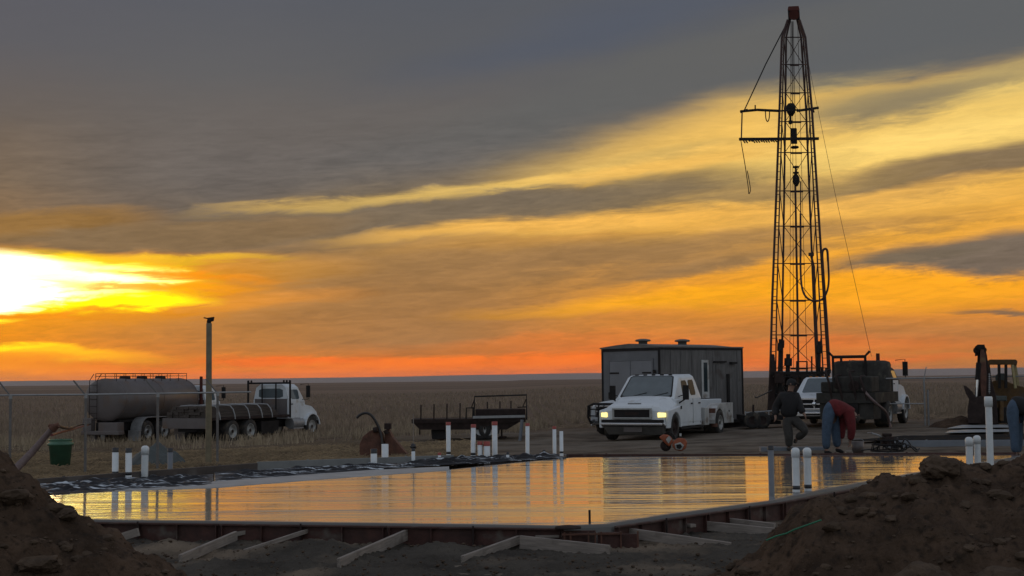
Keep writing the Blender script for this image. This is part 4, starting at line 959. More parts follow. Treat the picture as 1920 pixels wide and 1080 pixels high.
# local x: along long side; local y: along the door face
W_, L_, H_ = 3.15, 4.95, 3.30
f = MB(); f.box(0, L_, 0, W_, .28, H_); part('wall', f, 'shed_wood', root, .01)
f = MB(); f.box(-.03, -.004, .02, W_ - .02, .30, H_ - .02); part('end_wall', f, 'shed_panel', root)
f = MB()
rf = [(-.04, H_ + .01), (-.04, H_ + .06), (W_ * .28, H_ + .15), (W_ * .5, H_ + .19), (W_ * .72, H_ + .15), (W_ + .08, H_ + .06), (W_ + .08, H_ + .01)]
v = [(-.07, y, z) for y, z in rf] + [(L_ - .7, y, z) for y, z in rf] + [(L_ + .08, y, min(z, H_ + .06)) for y, z in rf]; n = len(rf)
f.add(v, [tuple(range(n)), tuple(reversed(range(2 * n, 3 * n)))] + [(k * n + i, (k + 1) * n + i, (k + 1) * n + (i + 1) % n, k * n + (i + 1) % n) for k in range(2) for i in range(n)])
part('roof', f, 'shed_roof', root)
f = MB()
for x, y in ((-.045, -.02), (-.045, W_ - .05)): f.box(x - .01, x + .05, y - .02, y + .06, .26, H_ + .02)
f.box(L_ - .03, L_ + .03, -.035, .03, .26, H_ + .02); f.box(-.06, L_, -.03, -.003, H_ - .07, H_ + .01); f.box(-.06, -.031, 0, W_, H_ - .10, H_ + .01)
f.box(0, L_, -.03, -.003, .28, .40); part('corner_trim', f, 'black_paint', root)
for k, (y0, y1) in enumerate(((.38, 1.52), (1.55, 2.69))):
    f = MB(); f.box(-.055, -.031, y0, y1, .36, 2.80); d_ = part('door', f, 'shed_door', root, .006)
    f = MB(); f.box(-.075, -.056, y0 + (.02 if k == 0 else .62), y0 + (.50 if k == 0 else 1.12), 2.30, 2.36); f.box(-.075, -.056, y0 + (.02 if k == 0 else .62), y0 + (.50 if k == 0 else 1.12), .7, .76); part('hinge', f, 'black_paint', d_)
f = MB()
for a in ((.30, .37), (2.70, 2.77)): f.box(-.06, -.031, a[0], a[1], .36, 2.88)
f.box(-.06, -.031, .37, 2.70, 2.81, 2.88); part('door_frame', f, 'shed_panel', root)
f = MB(); f.box(-.13, -.06, .16, .26, 2.3, 2.44); part('door_lamp', f, 'black_paint', root)
f = MB(); f.box(2.42, 2.86, -.03, -.004, 1.30, 2.82); wn = part('window', f, 'white_dull', root, .006)
f = MB(); f.box(2.53, 2.75, -.036, -.031, 1.55, 2.72); part('pane', f, 'glass', wn)
f = MB(); f.box(3.30, 3.75, -.03, -.004, .5, 2.65); sdn = part('side_door', f, 'shed_wood', root, .006)
f = MB(); f.box(3.95, 4.10, -.05, -.004, .8, 2.25); f.box(3.15, 3.9, -.08, -.004, 2.72, 2.78); f.box(4.15, 4.5, -.14, -.004, 2.66, 2.74); part('conduit', f, 'black_paint', root)
f = MB()
for x in (.62, 1.2, 1.85, 3.12, 4.62): f.box(x, x + .016, -.012, -.004, .41, H_ - .08)
tag(part('batten_strip', f, 'shed_wood', root), kind='stuff')
for x, y in ((.9, W_ * .55), (2.9, W_ * .45)):
    f = MB(); f.lathe([(.18, H_ + .1), (.18, H_ + .28), (.28, H_ + .29), (.33, H_ + .32), (.28, H_ + .37), (.12, H_ + .40), (.001, H_ + .40)], (x, y, 0), n=20); part('roof_vent', f, 'shed_roof', root)
f = MB(); f.box(-.5, L_ + .4, .12, .32, 0, .27); f.box(-.5, L_ + .4, W_ - .32, W_ - .12, 0, .27); part('skid', f, 'black_paint', root)

# ---- orange saws
p = on(1262, 851, .0); Yq = p.y + 1.2; p = at(1262, 846, Yq); z0 = -.16
root = thing('concrete_saw', 'orange cut-off saw with a round blade lying on the far rim below the white truck', 'saw', (p.x, Yq, max(gz(p.x, Yq), p.z - .02)))
z0 = root.location.z
def q_(px, py, dy=0.0): q = at(px, py, Yq + dy); return Vector((q.x - p.x, dy, q.z - z0))
def blob(f, pts, y0, y1):
    n = len(pts); v = [q_(x, y, y0) for x, y in pts] + [q_(x, y, y1) for x, y in pts]; f.add(v, [tuple(range(n)), tuple(reversed(range(n, 2 * n)))] + [(i, n + i, n + (i + 1) % n, (i + 1) % n) for i in range(n)]); return f
root.scale = (.86, .86, .86)
part('engine_cover', blob(MB(), [(1231, 815), (1240, 809), (1252, 810), (1260, 817), (1262, 826), (1254, 836), (1246, 830), (1238, 822)], -.1, .14), 'orange', root, .03)
part('tank_cover', blob(MB(), [(1262, 824), (1272, 817), (1288, 818), (1293, 826), (1290, 840), (1280, 846), (1266, 843), (1260, 834)], -.12, .12), 'orange', root, .03)
part('badge_plate', blob(MB(), [(1246, 820), (1253, 812), (1259, 819), (1252, 829)], -.16, -.13), 'rim', root)
part('filter_plate', blob(MB(), [(1265, 830), (1278, 826), (1286, 833), (1281, 843), (1268, 842)], -.18, -.14), 'rim', root, .01)
part('starter_grille', blob(MB(), [(1269, 832), (1278, 830), (1282, 836), (1277, 841), (1270, 839)], -.20, -.185), 'black_paint', root)
f = MB(); f.lathe([(.001, -.012), (.15, -.012), (.15, .012), (.001, .012)], q_(1246, 834, -.02), 'y', 24); part('blade', f, 'dark_steel', root)
f = MB(); f.tube(catmull([q_(1240, 812, 0), q_(1250, 804, 0), q_(1262, 810, 0), q_(1266, 820, 0)]), .018, 6); part('handle', f, 'black_paint', root)
f = MB(); f.box(*[q_(1260, 0).x, q_(1264, 0).x, -.15, -.12, q_(0, 826).z, q_(0, 820).z]); part('fuel_cap', f, 'white_dull', root)

# ================================================================== TRUCKS
def ring8(x, w, zl, belt, wt, zr, cr=.10):
    return [(x, -w, zl), (x, -w, belt), (x, -wt, zr - cr * .7), (x, -wt + cr, zr), (x, wt - cr, zr), (x, wt, zr - cr * .7), (x, w, belt), (x, w, zl)]
def hood_ring(x, w, zl, zt, c=.16, cz=.14):
    return [(x, -w, zl), (x, -w, zt - cz), (x, -w + c, zt), (x, -w * .4, zt + .02), (x, w * .4, zt + .02), (x, w - c, zt), (x, w, zt - cz), (x, w, zl)]
def arch_side(f, x0, x1, xc, r, z0, z1, zt0, zt1, y, t, s):
    """fender side skin with a round wheel opening; outline in x,z at plane y"""
    pts = []
    n = 12
    for i in range(n + 1):
        a = PI - PI * i / n; pts.append((xc + r * math.cos(a), max(z0, z0 + r * math.sin(a))))
    out = [(x0, z0)] + pts + [(x1, z0), (x1, zt1), (x0, zt0)]
    f.prism(out, y, y + t * s)

def pickup(root, guard=False, lit=False, body='white_paint', W=1.0, H=1.96, L=5.9):
    """crew-cab pickup, front at x=0 looking to +x, ground z=0"""
    hw = W
    f = MB()
    f.loft([hood_ring(-.02, hw - .10, .62, 1.12), hood_ring(-.10, hw - .03, .60, 1.20), hood_ring(-.6, hw, .60, 1.27), hood_ring(-1.35, hw, .60, 1.33)])
    hd = part('hood', f, body, root, .02)
    f = MB()
    g = [ring8(-1.30, hw, .45, 1.22, hw - .12, 1.26, .03), ring8(-2.15, hw, .45, 1.30, hw - .22, H, .12), ring8(-3.6, hw, .45, 1.32, hw - .22, H, .12), ring8(-3.95, hw, .45, 1.32, hw - .12, 1.40, .05)]
    f.loft(g); part('cab', f, body, root, .02)
    def gl(name, A, B, Cc, D, *a, m='glass', **k): f = MB(); panel(f, A, B, Cc, D, *a, **k); part(name, f, m, root)
    r0, r1, r2, r3 = g
    gl('windshield', r0[3], r0[4], r1[4], r1[3], .06, .94, .10, .93, m='glass_pale', off=.012, cut=.06)
    for s, (i, j) in ((-1, (1, 2)), (1, (6, 5))):
        A, B, Cc, D = r1[i], r2[i], r2[j], r1[j]
        if s < 0: A, B, Cc, D = B, A, D, Cc
        gl('side_window', A, B, Cc, D, .04, .46, .12, .88); gl('side_window', A, B, Cc, D, .54, .96, .12, .88)
    # fenders and sides
    for s in (-1, 1):
        f = MB(); arch_side(f, -1.30, -.12, -.75, .43, .36, 0, 1.20, 1.08, s * (hw - .02), .05, s); part('fender', f, body, root, .012)
    f = MB(); f.box(-5.85, -3.97, -hw, hw, .55, 1.30); part('cargo_box', f, body, root, .03)
    f = MB(); f.box(-5.6, -.2, -hw + .25, hw - .25, .32, .58); part('chassis', f, 'black_paint', root)
    f = MB(); f.box(-.03, .02, -.62, .62, .72, 1.10); gr = part('grille', f, 'black_paint', root, .01)
    f = MB(); c = .021
    f.box(c, c + .03, -.66, .66, 1.08, 1.15); f.box(c, c + .03, -.66, .66, .69, .75); f.box(c, c + .035, -.60, .60, .885, .935); f.box(c, c + .03, -.66, -.60, .75, 1.08); f.box(c, c + .03, .60, .66, .75, 1.08); f.box(c, c + .035, -.03, .03, .75, 1.08)
    part('grille_bars', f, 'chrome', gr, .008)
    f = MB(); f.lathe([(.09, .06), (.07, .075), (.001, .078)], (0, 0, .91), 'x', 16); part('badge', f, 'chrome', gr)
    for s in (-1, 1):
        f = MB(); f.hexa([(-.12, s * .66, .80), (-.10, s * (hw - .02), .80), (-.34, s * (hw + .005), .84), (-.3, s * .66, .84), (-.02, s * .66, 1.08), (-.06, s * (hw - .03), 1.06), (-.34, s * (hw + .005), 1.08), (-.3, s * .66, 1.1)])
        part('headlight', f, 'lamp' if lit else 'lens', root, .008)
        f = MB(); f.hexa([(-1.62, s * (hw + .04), 1.36), (-1.62, s * (hw + .30), 1.36), (-1.5, s * (hw + .30), 1.36), (-1.5, s * (hw + .04), 1.36), (-1.62, s * (hw + .04), 1.60), (-1.62, s * (hw + .30), 1.62), (-1.5, s * (hw + .30), 1.62), (-1.5, s * (hw + .04), 1.60)]); f.bar((-1.55, s * (hw - .1), 1.36), (-1.55, s * (hw + .1), 1.42), .05)
        part('mirror', f, 'black_paint', root, .02)
        for x in (-.75, -4.75): wheel(root, x, s * (hw - .14), .42, .27, 'rim', s)
    f = MB(); f.hexa([(-.10, -hw, .40), (-.10, hw, .40), (-.4, hw, .40), (-.4, -hw, .40), (.10, -hw + .12, .62), (.10, hw - .12, .62), (-.3, hw, .64), (-.3, -hw, .64)]); f.box(.0, .10, -hw + .14, hw - .14, .44, .60); bp = part('bumper', f, 'chrome', root, .02)
    f = MB(); f.box(.101, .112, -.40, .40, .47, .54); part('air_slot', f, 'black_paint', bp)
    for i in range(5):
        y = -.5 + i * .25; f = MB(); f.box(-2.25, -2.15, y - .05, y + .05, H - .005, H + .03); part('roof_marker', f, 'amber', root, .008)
    if guard:
        f = MB(); f.tube([(.12, -hw + .2, .45), (.24, -hw + .15, .7), (.22, -hw + .15, 1.12), (.16, -hw + .35, 1.2), (.16, hw - .35, 1.2), (.22, hw - .15, 1.12), (.24, hw - .15, .7), (.12, hw - .2, .45)], .045, 8)
        for z in (.75, 1.0): f.tube([(.24, -hw + .15, z), (.24, hw - .15, z)], .025, 6)
        for y in (-.35, .35): f.tube([(.22, y, .5), (.2, y, 1.2)], .03, 6)
        for s in (-1, 1): f.tube([(.2, s * (hw - .15), 1.1), (-.1, s * (hw + .06), 1.1), (-.12, s * (hw + .06), .74), (.2, s * (hw - .15), .74)], .035, 6)
        part('grille_guard', f, 'black_paint', root)

# white pickup by the rig
Yp = 54.5; p = at(1528, 800, Yp)
root = thing('white_pickup', 'white pickup with a wide chrome grille facing the slab in front of the drilling rig', 'pickup', (p.x, Yp - .0, gz(p.x, Yp)), R(-90 - 22))
pickup(root)
# second pickup behind the service truck
Yp = 52.6; p = at(1112, 806, Yp)
root = thing('white_pickup', 'white pickup with a black grille guard, mostly hidden behind the white service truck', 'pickup', (p.x + .62, Yp, gz(p.x, Yp)), R(-90 - 44))
pickup(root, guard=True, H=1.86)

# ---- white crew-cab service truck
Yw = 47.6; p = at(1192, 822, Yw); TH = R(-90 - 27)
root = thing('service_truck', 'white crew cab service truck with lit headlights parked in front of the shed', 'truck', (p.x, Yw, gz(p.x, Yw) + .0), TH); root.scale = (1, 1.13, 1.05); root.location.x -= .12
wt = 'white_paint'
f = MB()
f.loft([hood_ring(-.05, .98, .60, .98, .12, .10), hood_ring(-.12, 1.02, .58, 1.12, .2, .16), hood_ring(-.35, 1.03, .58, 1.22, .28, .22), hood_ring(-1.05, 1.03, .58, 1.38, .3, .26), hood_ring(-1.35, 1.02, .58, 1.43, .22, .22)])
part('hood', f, wt, root, .02)
f = MB(); g = [ring8(-1.28, 1.0, .42, 1.30, .93, 1.38, .03), ring8(-2.02, 1.0, .42, 1.34, .85, 2.13, .12), ring8(-3.55, 1.0, .42, 1.36, .85, 2.17, .12), ring8(-3.92, .99, .42, 1.36, .80, 2.0, .12)]
f.loft(g); cabo = part('cab', f, wt, root, .03)
def gl(name, A, B, Cc, D, *a, m='glass', **k): f = MB(); panel(f, A, B, Cc, D, *a, **k); return part(name, f, m, root)
r0, r1, r2, r3 = g
gl('windshield_seal', r0[3], r0[4], r1[4], r1[3], .015, .985, .02, .985, m='black_paint', off=.008, cut=.05)
gl('windshield', r0[3], r0[4], r1[4], r1[3], .04, .96, .08, .95, m='glass_pale', off=.014, cut=.05)
f = MB()
for y in (-.55, .15): f.bar((-1.30, y, 1.415), (-1.42, y + .55, 1.56), .02, .02)
part('wipers', f, 'black_paint', root)
f = MB(); f.box(-.95, -.30, -.012, .012, 1.22, 1.40) if 0 else f.hexa([(-1.0, -.02, 1.36), (-1.0, .02, 1.36), (-.35, .02, 1.21), (-.35, -.02, 1.21), (-1.0, -.012, 1.40), (-1.0, .012, 1.40), (-.35, .012, 1.262), (-.35, -.012, 1.262)]); part('hood_ridge', f, wt, root)
for s, (i, j) in ((-1, (1, 2)), (1, (6, 5))):
    A, B, Cc, D = r1[i], r2[i], r2[j], r1[j]
    if s < 0: A, B, Cc, D = B, A, D, Cc
    if s > 0:
        gl('side_window', A, B, Cc, D, .02, .44, .14, .86, skew=.10, m='glass_dark'); gl('side_window', A, B, Cc, D, .54, .90, .14, .86, m='glass_dark')
        # door seams as thin raised gaps
        for nm, x0, x1 in (('front_door', -2.98, -1.62), ('rear_door', -3.78, -3.02)):
            f = MB(); f.box(x0, x1, 1.0, 1.012, .56, 1.31); dr = part(nm, f, wt, root, .006)
            f = MB(); f.box(x0 + .06, x0 + .22, 1.013, 1.04, 1.16, 1.20); part('handle', f, 'black_paint', dr)
        f = MB(); f.box(-3.02, -2.98, 1.0, 1.006, .5, 1.33); f.box(-3.8, -3.78, 1.0, 1.006, .5, 1.33); part('door_gap', f, 'black_paint', root)
    else:
        gl('side_window', A, B, Cc, D, .10, .46, .14, .86); gl('side_window', A, B, Cc, D, .56, .98, .14, .86)
f = MB(); f.box(-.06, .01, -.58, .58, .76, 1.04); gr = part('grille', f, 'black_paint', root, .02)
f = MB()
f.box(-.04, .03, -.64, .64, 1.02, 1.075); f.box(-.04, .03, -.64, .64, .725, .775); f.box(-.04, .03, -.64, -.575, .775, 1.02); f.box(-.04, .03, .575, .64, .775, 1.02); part('grille_surround', f, 'rim', gr, .012)
f = MB(); f.box(.012, .02, -.22, .22, .855, .945); part('grille_emblem', f, 'dark_steel', gr)
f = MB(); f.hexa([(-.25, -.22, 1.20), (-.25, .22, 1.20), (-.27, .22, 1.21), (-.27, -.22, 1.21), (-.245, -.22, 1.235), (-.245, .22, 1.235), (-.265, .22, 1.24), (-.265, -.22, 1.24)]); part('hood_emblem', f, 'galv', root)
for s in (-1, 1):
    f = MB(); f.hexa([(-.06, s * .66, .775), (-.10, s * .99, .785), (-.3, s * 1.035, .80), (-.2, s * .66, .78), (-.05, s * .66, .915), (-.10, s * .99, .915), (-.3, s * 1.035, .92), (-.2, s * .66, .92)]); hb = part('lamp_housing', f, 'black_paint', root, .01)
    f = MB(); f.hexa([(-.02, s * .82, .775), (-.04, s * 1.02, .785), (-.2, s * 1.06, .79), (-.1, s * .82, .78), (-.015, s * .82, .93), (-.04, s * 1.02, .925), (-.2, s * 1.06, .915), (-.1, s * .82, .925)]); part('headlight', f, 'lamp', hb, .015)
    f = MB(); arch_side(f, -1.45, -.15, -.86, .50, .42, 0, 1.14, 1.0, s * 1.02, .12, s); part('fender', f, wt, root, .03)
    f = MB(); f.box(-1.66, -1.56, s * 1.22 - .09, s * 1.22 + .09, 1.32, 1.80); f.tube([(-1.6, s * .98, 1.20), (-1.6, s * 1.2, 1.34)], .025, 6); f.tube([(-1.6, s * .98, 1.42), (-1.6, s * 1.2, 1.5)], .018, 6); part('mirror', f, 'black_paint', root, .02)
    wheel(root, -.86, s * .97, .44, .26, 'dark_steel', s)
    wheel(root, -5.70, s * .86, .44, .24, 'rim', s, dual=True)
f = MB(); f.box(-1.42, -1.30, 1.142, 1.15, 1.02, 1.12); part('marker_plate', f, 'black_paint', root)
f = MB(); f.hexa([(-.12, -1.06, .48), (-.12, 1.06, .48), (-.45, 1.12, .48), (-.45, -1.12, .48), (.06, -1.0, .60), (.06, 1.0, .60), (-.4, 1.12, .60), (-.4, -1.12, .60)]); f.box(.04, .10, -1.0, 1.0, .52, .60); bp = part('bumper', f, 'chrome', root, .02)
f = MB(); f.box(-.12, .02, -1.0, 1.0, .605, .70); part('bumper_gap', f, 'black_paint', root)
f = MB(); f.hexa([(-.3, -.9, .20), (-.3, .9, .20), (-.6, .9, .20), (-.6, -.9, .20), (-.08, -.98, .475), (-.08, .98, .475), (-.4, .98, .475), (-.4, -.98, .475)]); vl = part('valance', f, 'skirt', root, .02)
f = MB(); f.box(-.075, -.06, -.30, .30, .30, .46); part('number_plate', f, 'tank_grey', root)
for i in range(5):
    y = -.56 + i * .28; f = MB(); f.box(-2.16, -2.05, y - .05, y + .05, 2.12, 2.17); part('roof_marker', f, 'amber' if 0 else 'black_paint', root, .01)
f = MB(); f.box(-7.3, -.4, -.45, .45, .38, .58); part('chassis', f, 'black_paint', root)
def sh(f, d=-.75):
    f.v = [(x + d * (1 if x > -4.6 or True else 0), y, z) for x, y, z in f.v]; return f
# utility bed: side boxes, floor, tail
for s in (-1, 1):
    f = MB(); y0, y1 = (.72, 1.08) if s > 0 else (-1.08, -.72)
    out = [(-4.05, .50), (-4.42, .50), (-4.42, 1.02), (-4.05, 1.02)]
    f.box(-4.50, -4.05, y0, y1, .40, 1.00); part('front_locker', sh(f, -.0), 'white_dull', root, .015)
    n = 12; arc = [(-4.95 + .52 * math.cos(PI * i / n), .42 + .52 * math.sin(PI * i / n)) for i in range(n + 1)]
    out = [(-6.55, .40)] + [(-5.6, .40)] + list(reversed(arc)) + [(-4.40, .42), (-4.40, .55), (-4.62, .98), (-5.0, 1.12), (-6.55, 1.12)]
    f = MB(); f.prism(out, y1 if s > 0 else y0, y0 if s > 0 else y1); bd = part('side_locker', sh(f), 'white_dull', root, .008)
    f = MB(); q = (y1 + .002) if s > 0 else (y0 - .014); f.box(-6.45, -5.55, q, q + .012, .62, .94); f.box(-5.45, -4.75, q, q + .012, .97, 1.08); part('locker_door', sh(f), 'white_dull', bd, .004)
    f = MB(); f.box(-6.02, -5.98, q + .013, q + .03, .80, .86); part('latch', sh(f), 'black_paint', bd)
f = MB(); f.box(-7.2, -4.0, -.71, .71, .62, .70); f.box(-4.03, -3.96, -.9, .9, .60, 1.35); part('bed_floor', f, 'dark_steel', root)
f = MB(); f.box(-4.62, -4.52, .35, 1.05, .45, .95); f.cyl((-4.56, 1.0, .3), (-4.56, 1.0, .42), .12, n=12); part('step_box', sh(f), 'rust', root, .01)
f = MB(); f.box(-6.72, -6.57, -1.05, 1.05, .38, .56); part('rear_bumper', sh(f), 'white_dull', root, .02)
f = MB(); f.box(-3.85, -1.5, 1.0, 1.10, .34, .40); f.box(-3.85, -1.5, -1.10, -1.0, .34, .40); part('running_board', f, 'black_paint', root, .01)

# ---- conventional cab shared by the three heavy trucks: heading +x, cab back wall at x = xb
def heavy_cab(root, xb, body='white_paint', back='tank_grey', roof=2.62, hood_len=1.25, axle=.55, stack=True, hw=1.02, cabm=None, sy=None):
    f = MB(); x1 = xb + 1.25
    g = [ring8(xb, hw, .95, 1.82, hw - .16, roof - .03, .22), ring8(xb + .1, hw, .95, 1.82, hw - .14, roof, .22), ring8(x1 - .25, hw, .95, 1.80, hw - .14, roof - .02, .22), ring8(x1 + .15, hw, .95, 1.76, hw - .06, 1.86, .06)]
    f.loft(g); part('cab', f, cabm or body, root, .03)
    f = MB(); f.box(xb - .02, xb - .003, -hw + .08, hw - .08, 1.0, 1.9); part('back_panel', f, back, root, .006)
    f = MB(); panel(f, (xb - .002, hw, 1.6), (xb - .002, -hw, 1.6), (xb - .002, -hw + .1, roof), (xb - .002, hw - .1, roof), .14, .86, .34, .78, off=.012, cut=.14); w_ = part('rear_window', f, 'glass_pale', root)
    r0, r1, r2, r3 = g
    for s, (i, j) in ((-1, (1, 2)), (1, (6, 5))):
        A, B, Cc, D = r1[i], r2[i], r2[j], r1[j]
        if s > 0: A, B, Cc, D = B, A, D, Cc
        f = MB(); panel(f, A, B, Cc, D, .16, .92, .1, .82, off=.01); part('side_window', f, 'glass_pale', root)
        f = MB(); f.box(xb + .14, x1 - .1, s * (hw + .001) - .004, s * (hw + .001) + .010, 1.0, 1.78); dr = part('door', f, body, root, .004)
        f = MB(); f.box(xb + .2, xb + .34, s * (hw + .02) - .012, s * (hw + .02) + .012, 1.62, 1.66); part('handle', f, 'black_paint', dr)
    f = MB(); panel(f, r3[3], r3[4], r2[4], r2[3], .04, .94, .08, .92, off=.012, cut=.06); part('windshield', f, 'glass', root)
    xh = x1 + hood_len - .1; ax = x1 + axle
    f = MB(); f.loft([hood_ring(x1 + .02, hw - .06, 1.15, 1.80, .3, .26), hood_ring(x1 + .5, hw - .12, 1.15, 1.70, .3, .26), hood_ring(xh - .25, hw - .2, 1.05, 1.50, .3, .28), hood_ring(xh - .02, hw - .28, .95, 1.30, .26, .24)]); part('hood', f, body, root, .03)
    for s in (-1, 1):
        # fender: band arched over the wheel
        f = MB(); n = 12; rr = [(ax + .66 * math.cos(a), .52 + .66 * math.sin(a)) for a in [PI * .96 - PI * .92 * i / n for i in range(n + 1)]]; ri = [(ax + .60 * math.cos(a), .52 + .60 * math.sin(a)) for a in [PI * .96 - PI * .92 * i / n for i in range(n + 1)]]
        for i in range(n):
            (a, b), (c, d), (e, g_), (h, k) = rr[i], rr[i + 1], ri[i + 1], ri[i]
            y0, y1 = s * .70, s * (hw + .17)
            f.add([(a, y0, b), (c, y0, d), (e, y0, g_), (h, y0, k), (a, y1, b), (c, y1, d), (e, y1, g_), (h, y1, k)], [(0, 1, 2, 3), (4, 7, 6, 5), (0, 4, 5, 1), (1, 5, 6, 2), (2, 6, 7, 3), (3, 7, 4, 0)])
        out = [(ax - .92, .98), (ax - .62, .62)] + [(ax + .60 * math.cos(a), .52 + .60 * math.sin(a)) for a in [PI * .92 - PI * .85 * i / n for i in range(n + 1)]] + [(ax + .66, .95), (ax + .5, 1.24), (ax + .1, 1.50), (ax - .5, 1.60), (ax - .92, 1.60)]
        f.prism(out, s * (hw - .22), s * (hw + .02)); part('fender', f, body, root)
        wheel(root, ax, s * (hw - .02), .52, .28, 'rim', s)
        f = MB(); f.tube([(x1 - .1, s * hw, 1.85), (x1 + .05, s * (hw + .26), 1.85), (x1 + .05, s * (hw + .26), 2.62), (x1 - .1, s * (hw - .1), 2.58)], .018, 6); f.box(x1 + .01, x1 + .09, s * (hw + .26) - .10, s * (hw + .26) + .10, 1.95, 2.52); part('mirror', f, 'black_paint', root, .015)
        f = MB(); f.cyl((xb + .25, s * (hw - .12), .72), (xb + 1.2, s * (hw - .12), .72), .26, n=16); f.box(xb + .3, xb + 1.15, s * (hw + .0) - .1, s * (hw + .0) + .16, .44, .50); part('fuel_tank', f, 'galv', root, .01)
    f = MB(); f.box(xh - .06, xh + .16, -hw - .12, hw + .12, .62, .86); part('bumper', f, 'black_paint', root, .02)
    if stack:
        sy = -hw + .2 if sy is None else sy; f = MB(); f.cyl((xb - .12, sy, .9), (xb - .12, sy, 2.0), .09, n=12); f.cyl((xb - .12, sy, 2.0), (xb - .12, sy, roof + .45), .075, n=12); part('exhaust_stack', f, 'crown_red', root)
    return ax
# flatbed truck
hd = R(90 - 25); hx, hy = math.cos(hd), math.sin(hd)
c = at(388, 832, 61.0); lx, ly = -hy, hx
root = thing('flatbed_truck', 'flatbed truck with white hood, dark pipe rack behind the cab and a strapped load', 'truck', (c.x + lx * 1.2, 61.0 + ly * 1.2, gz(c.x, 61)), hd)
ax = heavy_cab(root, 6.55, stack=False, hood_len=1.3, axle=.62)
f = MB(); f.box(.0, 6.35, -1.22, 1.22, 1.04, 1.16); part('bed', f, 'dark_steel', root, .01)
f = MB(); f.box(.1, 9.0, -.45, .45, .55, .90); f.box(.2, 6.3, -.5, .5, .9, 1.035); f.box(4.2, 5.6, -1.1, 1.1, .3, .9); part('chassis', f, 'black_paint', root)
for x in (1.9, 3.25):
    for s in (-1, 1): wheel(root, x, s * .92, .52, .26, 'rim', s, dual=True)
f = MB(); f.box(-.03, -.002, -1.22, 1.22, .70, 1.16); part('tail_board', f, 'tank_grey', root)
for s in (-1, 1):
    f = MB(); f.box(.75, .78, s * .9 - .3, s * .9 + .3, .12, .95); part('mud_flap', f, 'tank_grey' if s > 0 else 'black_paint', root)
f = MB()
for s in (-1, 1): f.tube([(6.38, s * 1.22, 1.0), (6.38, s * 1.22, 2.78)], .05, 8)
f.tube([(6.38, -1.22, 2.66), (6.38, 1.22, 2.66)], .045, 8)
for y in (-.4, .4): f.tube([(6.38, y, 1.16), (6.38, y, 2.64)], .035, 8)
for s, k in ((-1, 3), (1, 2)):
    for j in range(k): f.tube([(6.38, s * (1.2 - .17 * j), 2.68), (6.38, s * (1.2 - .17 * j), 2.80)], .05, 6)
part('headache_rack', f, 'black_paint', root)
f = MB(); rn = random.Random(5)
ldm = mat('load_board', (.065, .05, .042), .8, vary=.5, scale=3, stretch=(.4, 6, 6))
ld = thing('strapped_load', 'dark stack of boards strapped on the bed of the flatbed truck', 'load', root.location, hd)
for r_i in range(4):
    z = 1.17 + r_i * .125; hwid = 1.12 - .06 * r_i ** 1.5
    nrow = 7
    for k in range(nrow):
        y0 = -hwid + 2 * hwid * k / nrow; f.box(.06 + rn.random() * .12, 5.3 + rn.random() * .3, y0 + .01, y0 + 2 * hwid / nrow - .01, z, z + .115)
tag(part('board_stack', f, ldm, ld), kind='stuff')
for x in (.9, 2.0, 3.1, 4.1, 4.9):
    pts = [(x, -1.235, 1.06), (x, -1.21, 1.25), (x, -1.12, 1.50), (x, -.95, 1.67), (x, -.5, 1.70), (x, .5, 1.70), (x, .95, 1.67), (x, 1.12, 1.50), (x, 1.21, 1.25), (x, 1.235, 1.06)]
    part('strap', MB().tube(pts, .028, 6), 'galv', ld)
# tank truck
hd2 = R(90 - 18); hx, hy = math.cos(hd2), math.sin(hd2); lx, ly = -hy, hx
c = at(231, 832, 63.0)
root = thing('tank_truck', 'tank truck with a round grey tank and a railed walkway on top', 'truck', (c.x + lx * 1.0, 63.0 + ly * 1.0, gz(c.x, 63)), hd2)
heavy_cab(root, 7.15, hood_len=1.3, axle=.62)
f = MB(); n = 36; rings = []
for x, k in ((-.14, .0), (-.13, .45), (-.09, .80), (.0, .97), (.05, 1.0), (6.3, 1.0), (6.38, .95), (6.44, .6), (6.46, .0)):
    rings.append([(x, 1.12 * k * math.cos(2 * PI * i / n), 2.02 + .97 * k * math.sin(2 * PI * i / n)) for i in range(n)])
f.smooth = True; f.loft(rings, cap=False); part('tank', f, 'tank_grey', root)
for x in (.06, 3.2, 6.2):
    f = MB(); f.lathe([(1.0, 0), (1.0, 0)], n=4) if 0 else None
    f.smooth = True; rr = []
    for dx, k in ((0, 1.0), (0, 1.012), (.05, 1.012), (.05, 1.0)): rr.append([(x + dx, 1.12 * k * math.cos(2 * PI * i / n), 2.02 + .97 * k * math.sin(2 * PI * i / n)) for i in range(n)])
    f.loft(rr, cap=False); part('tank_band', f, 'tank_grey', root)
f = MB()
for y in (-.55, .55):
    for z in (3.10, 3.22): f.tube([(.1, y, z), (6.1, y, z)], .016, 6)
    for i in range(9): x = .1 + i * .75; f.tube([(x, y, 2.75), (x, y, 3.22)], .016, 6)
for x in (.1, 6.1): f.tube([(x, -.55, 3.22), (x, .55, 3.22)], .016, 6)
part('walkway_rail', f, 'dark_steel', root)
for x in (1.6, 3.0, 4.6):
    f = MB(); f.lathe([(.26, 2.93), (.26, 3.06), (.18, 3.10), (.001, 3.12)], (x, 0, 0), n=16); part('hatch', f, 'dark_steel', root)
f = MB()
for y in (.25, .65): f.tube([(-.22, y, 1.0), (-.22, y, 2.9), (.1, y, 3.2)], .018, 6)
for i in range(6): f.tube([(-.22, .25, 1.1 + i * .32), (-.22, .65, 1.1 + i * .32)], .014, 6)
part('ladder', f, 'dark_steel', root)
f = MB(); f.box(.0, 9.4, -.45, .45, .60, .98); f.box(.3, 6.2, -.6, .6, .98, 1.10); part('chassis', f, 'black_paint', root)
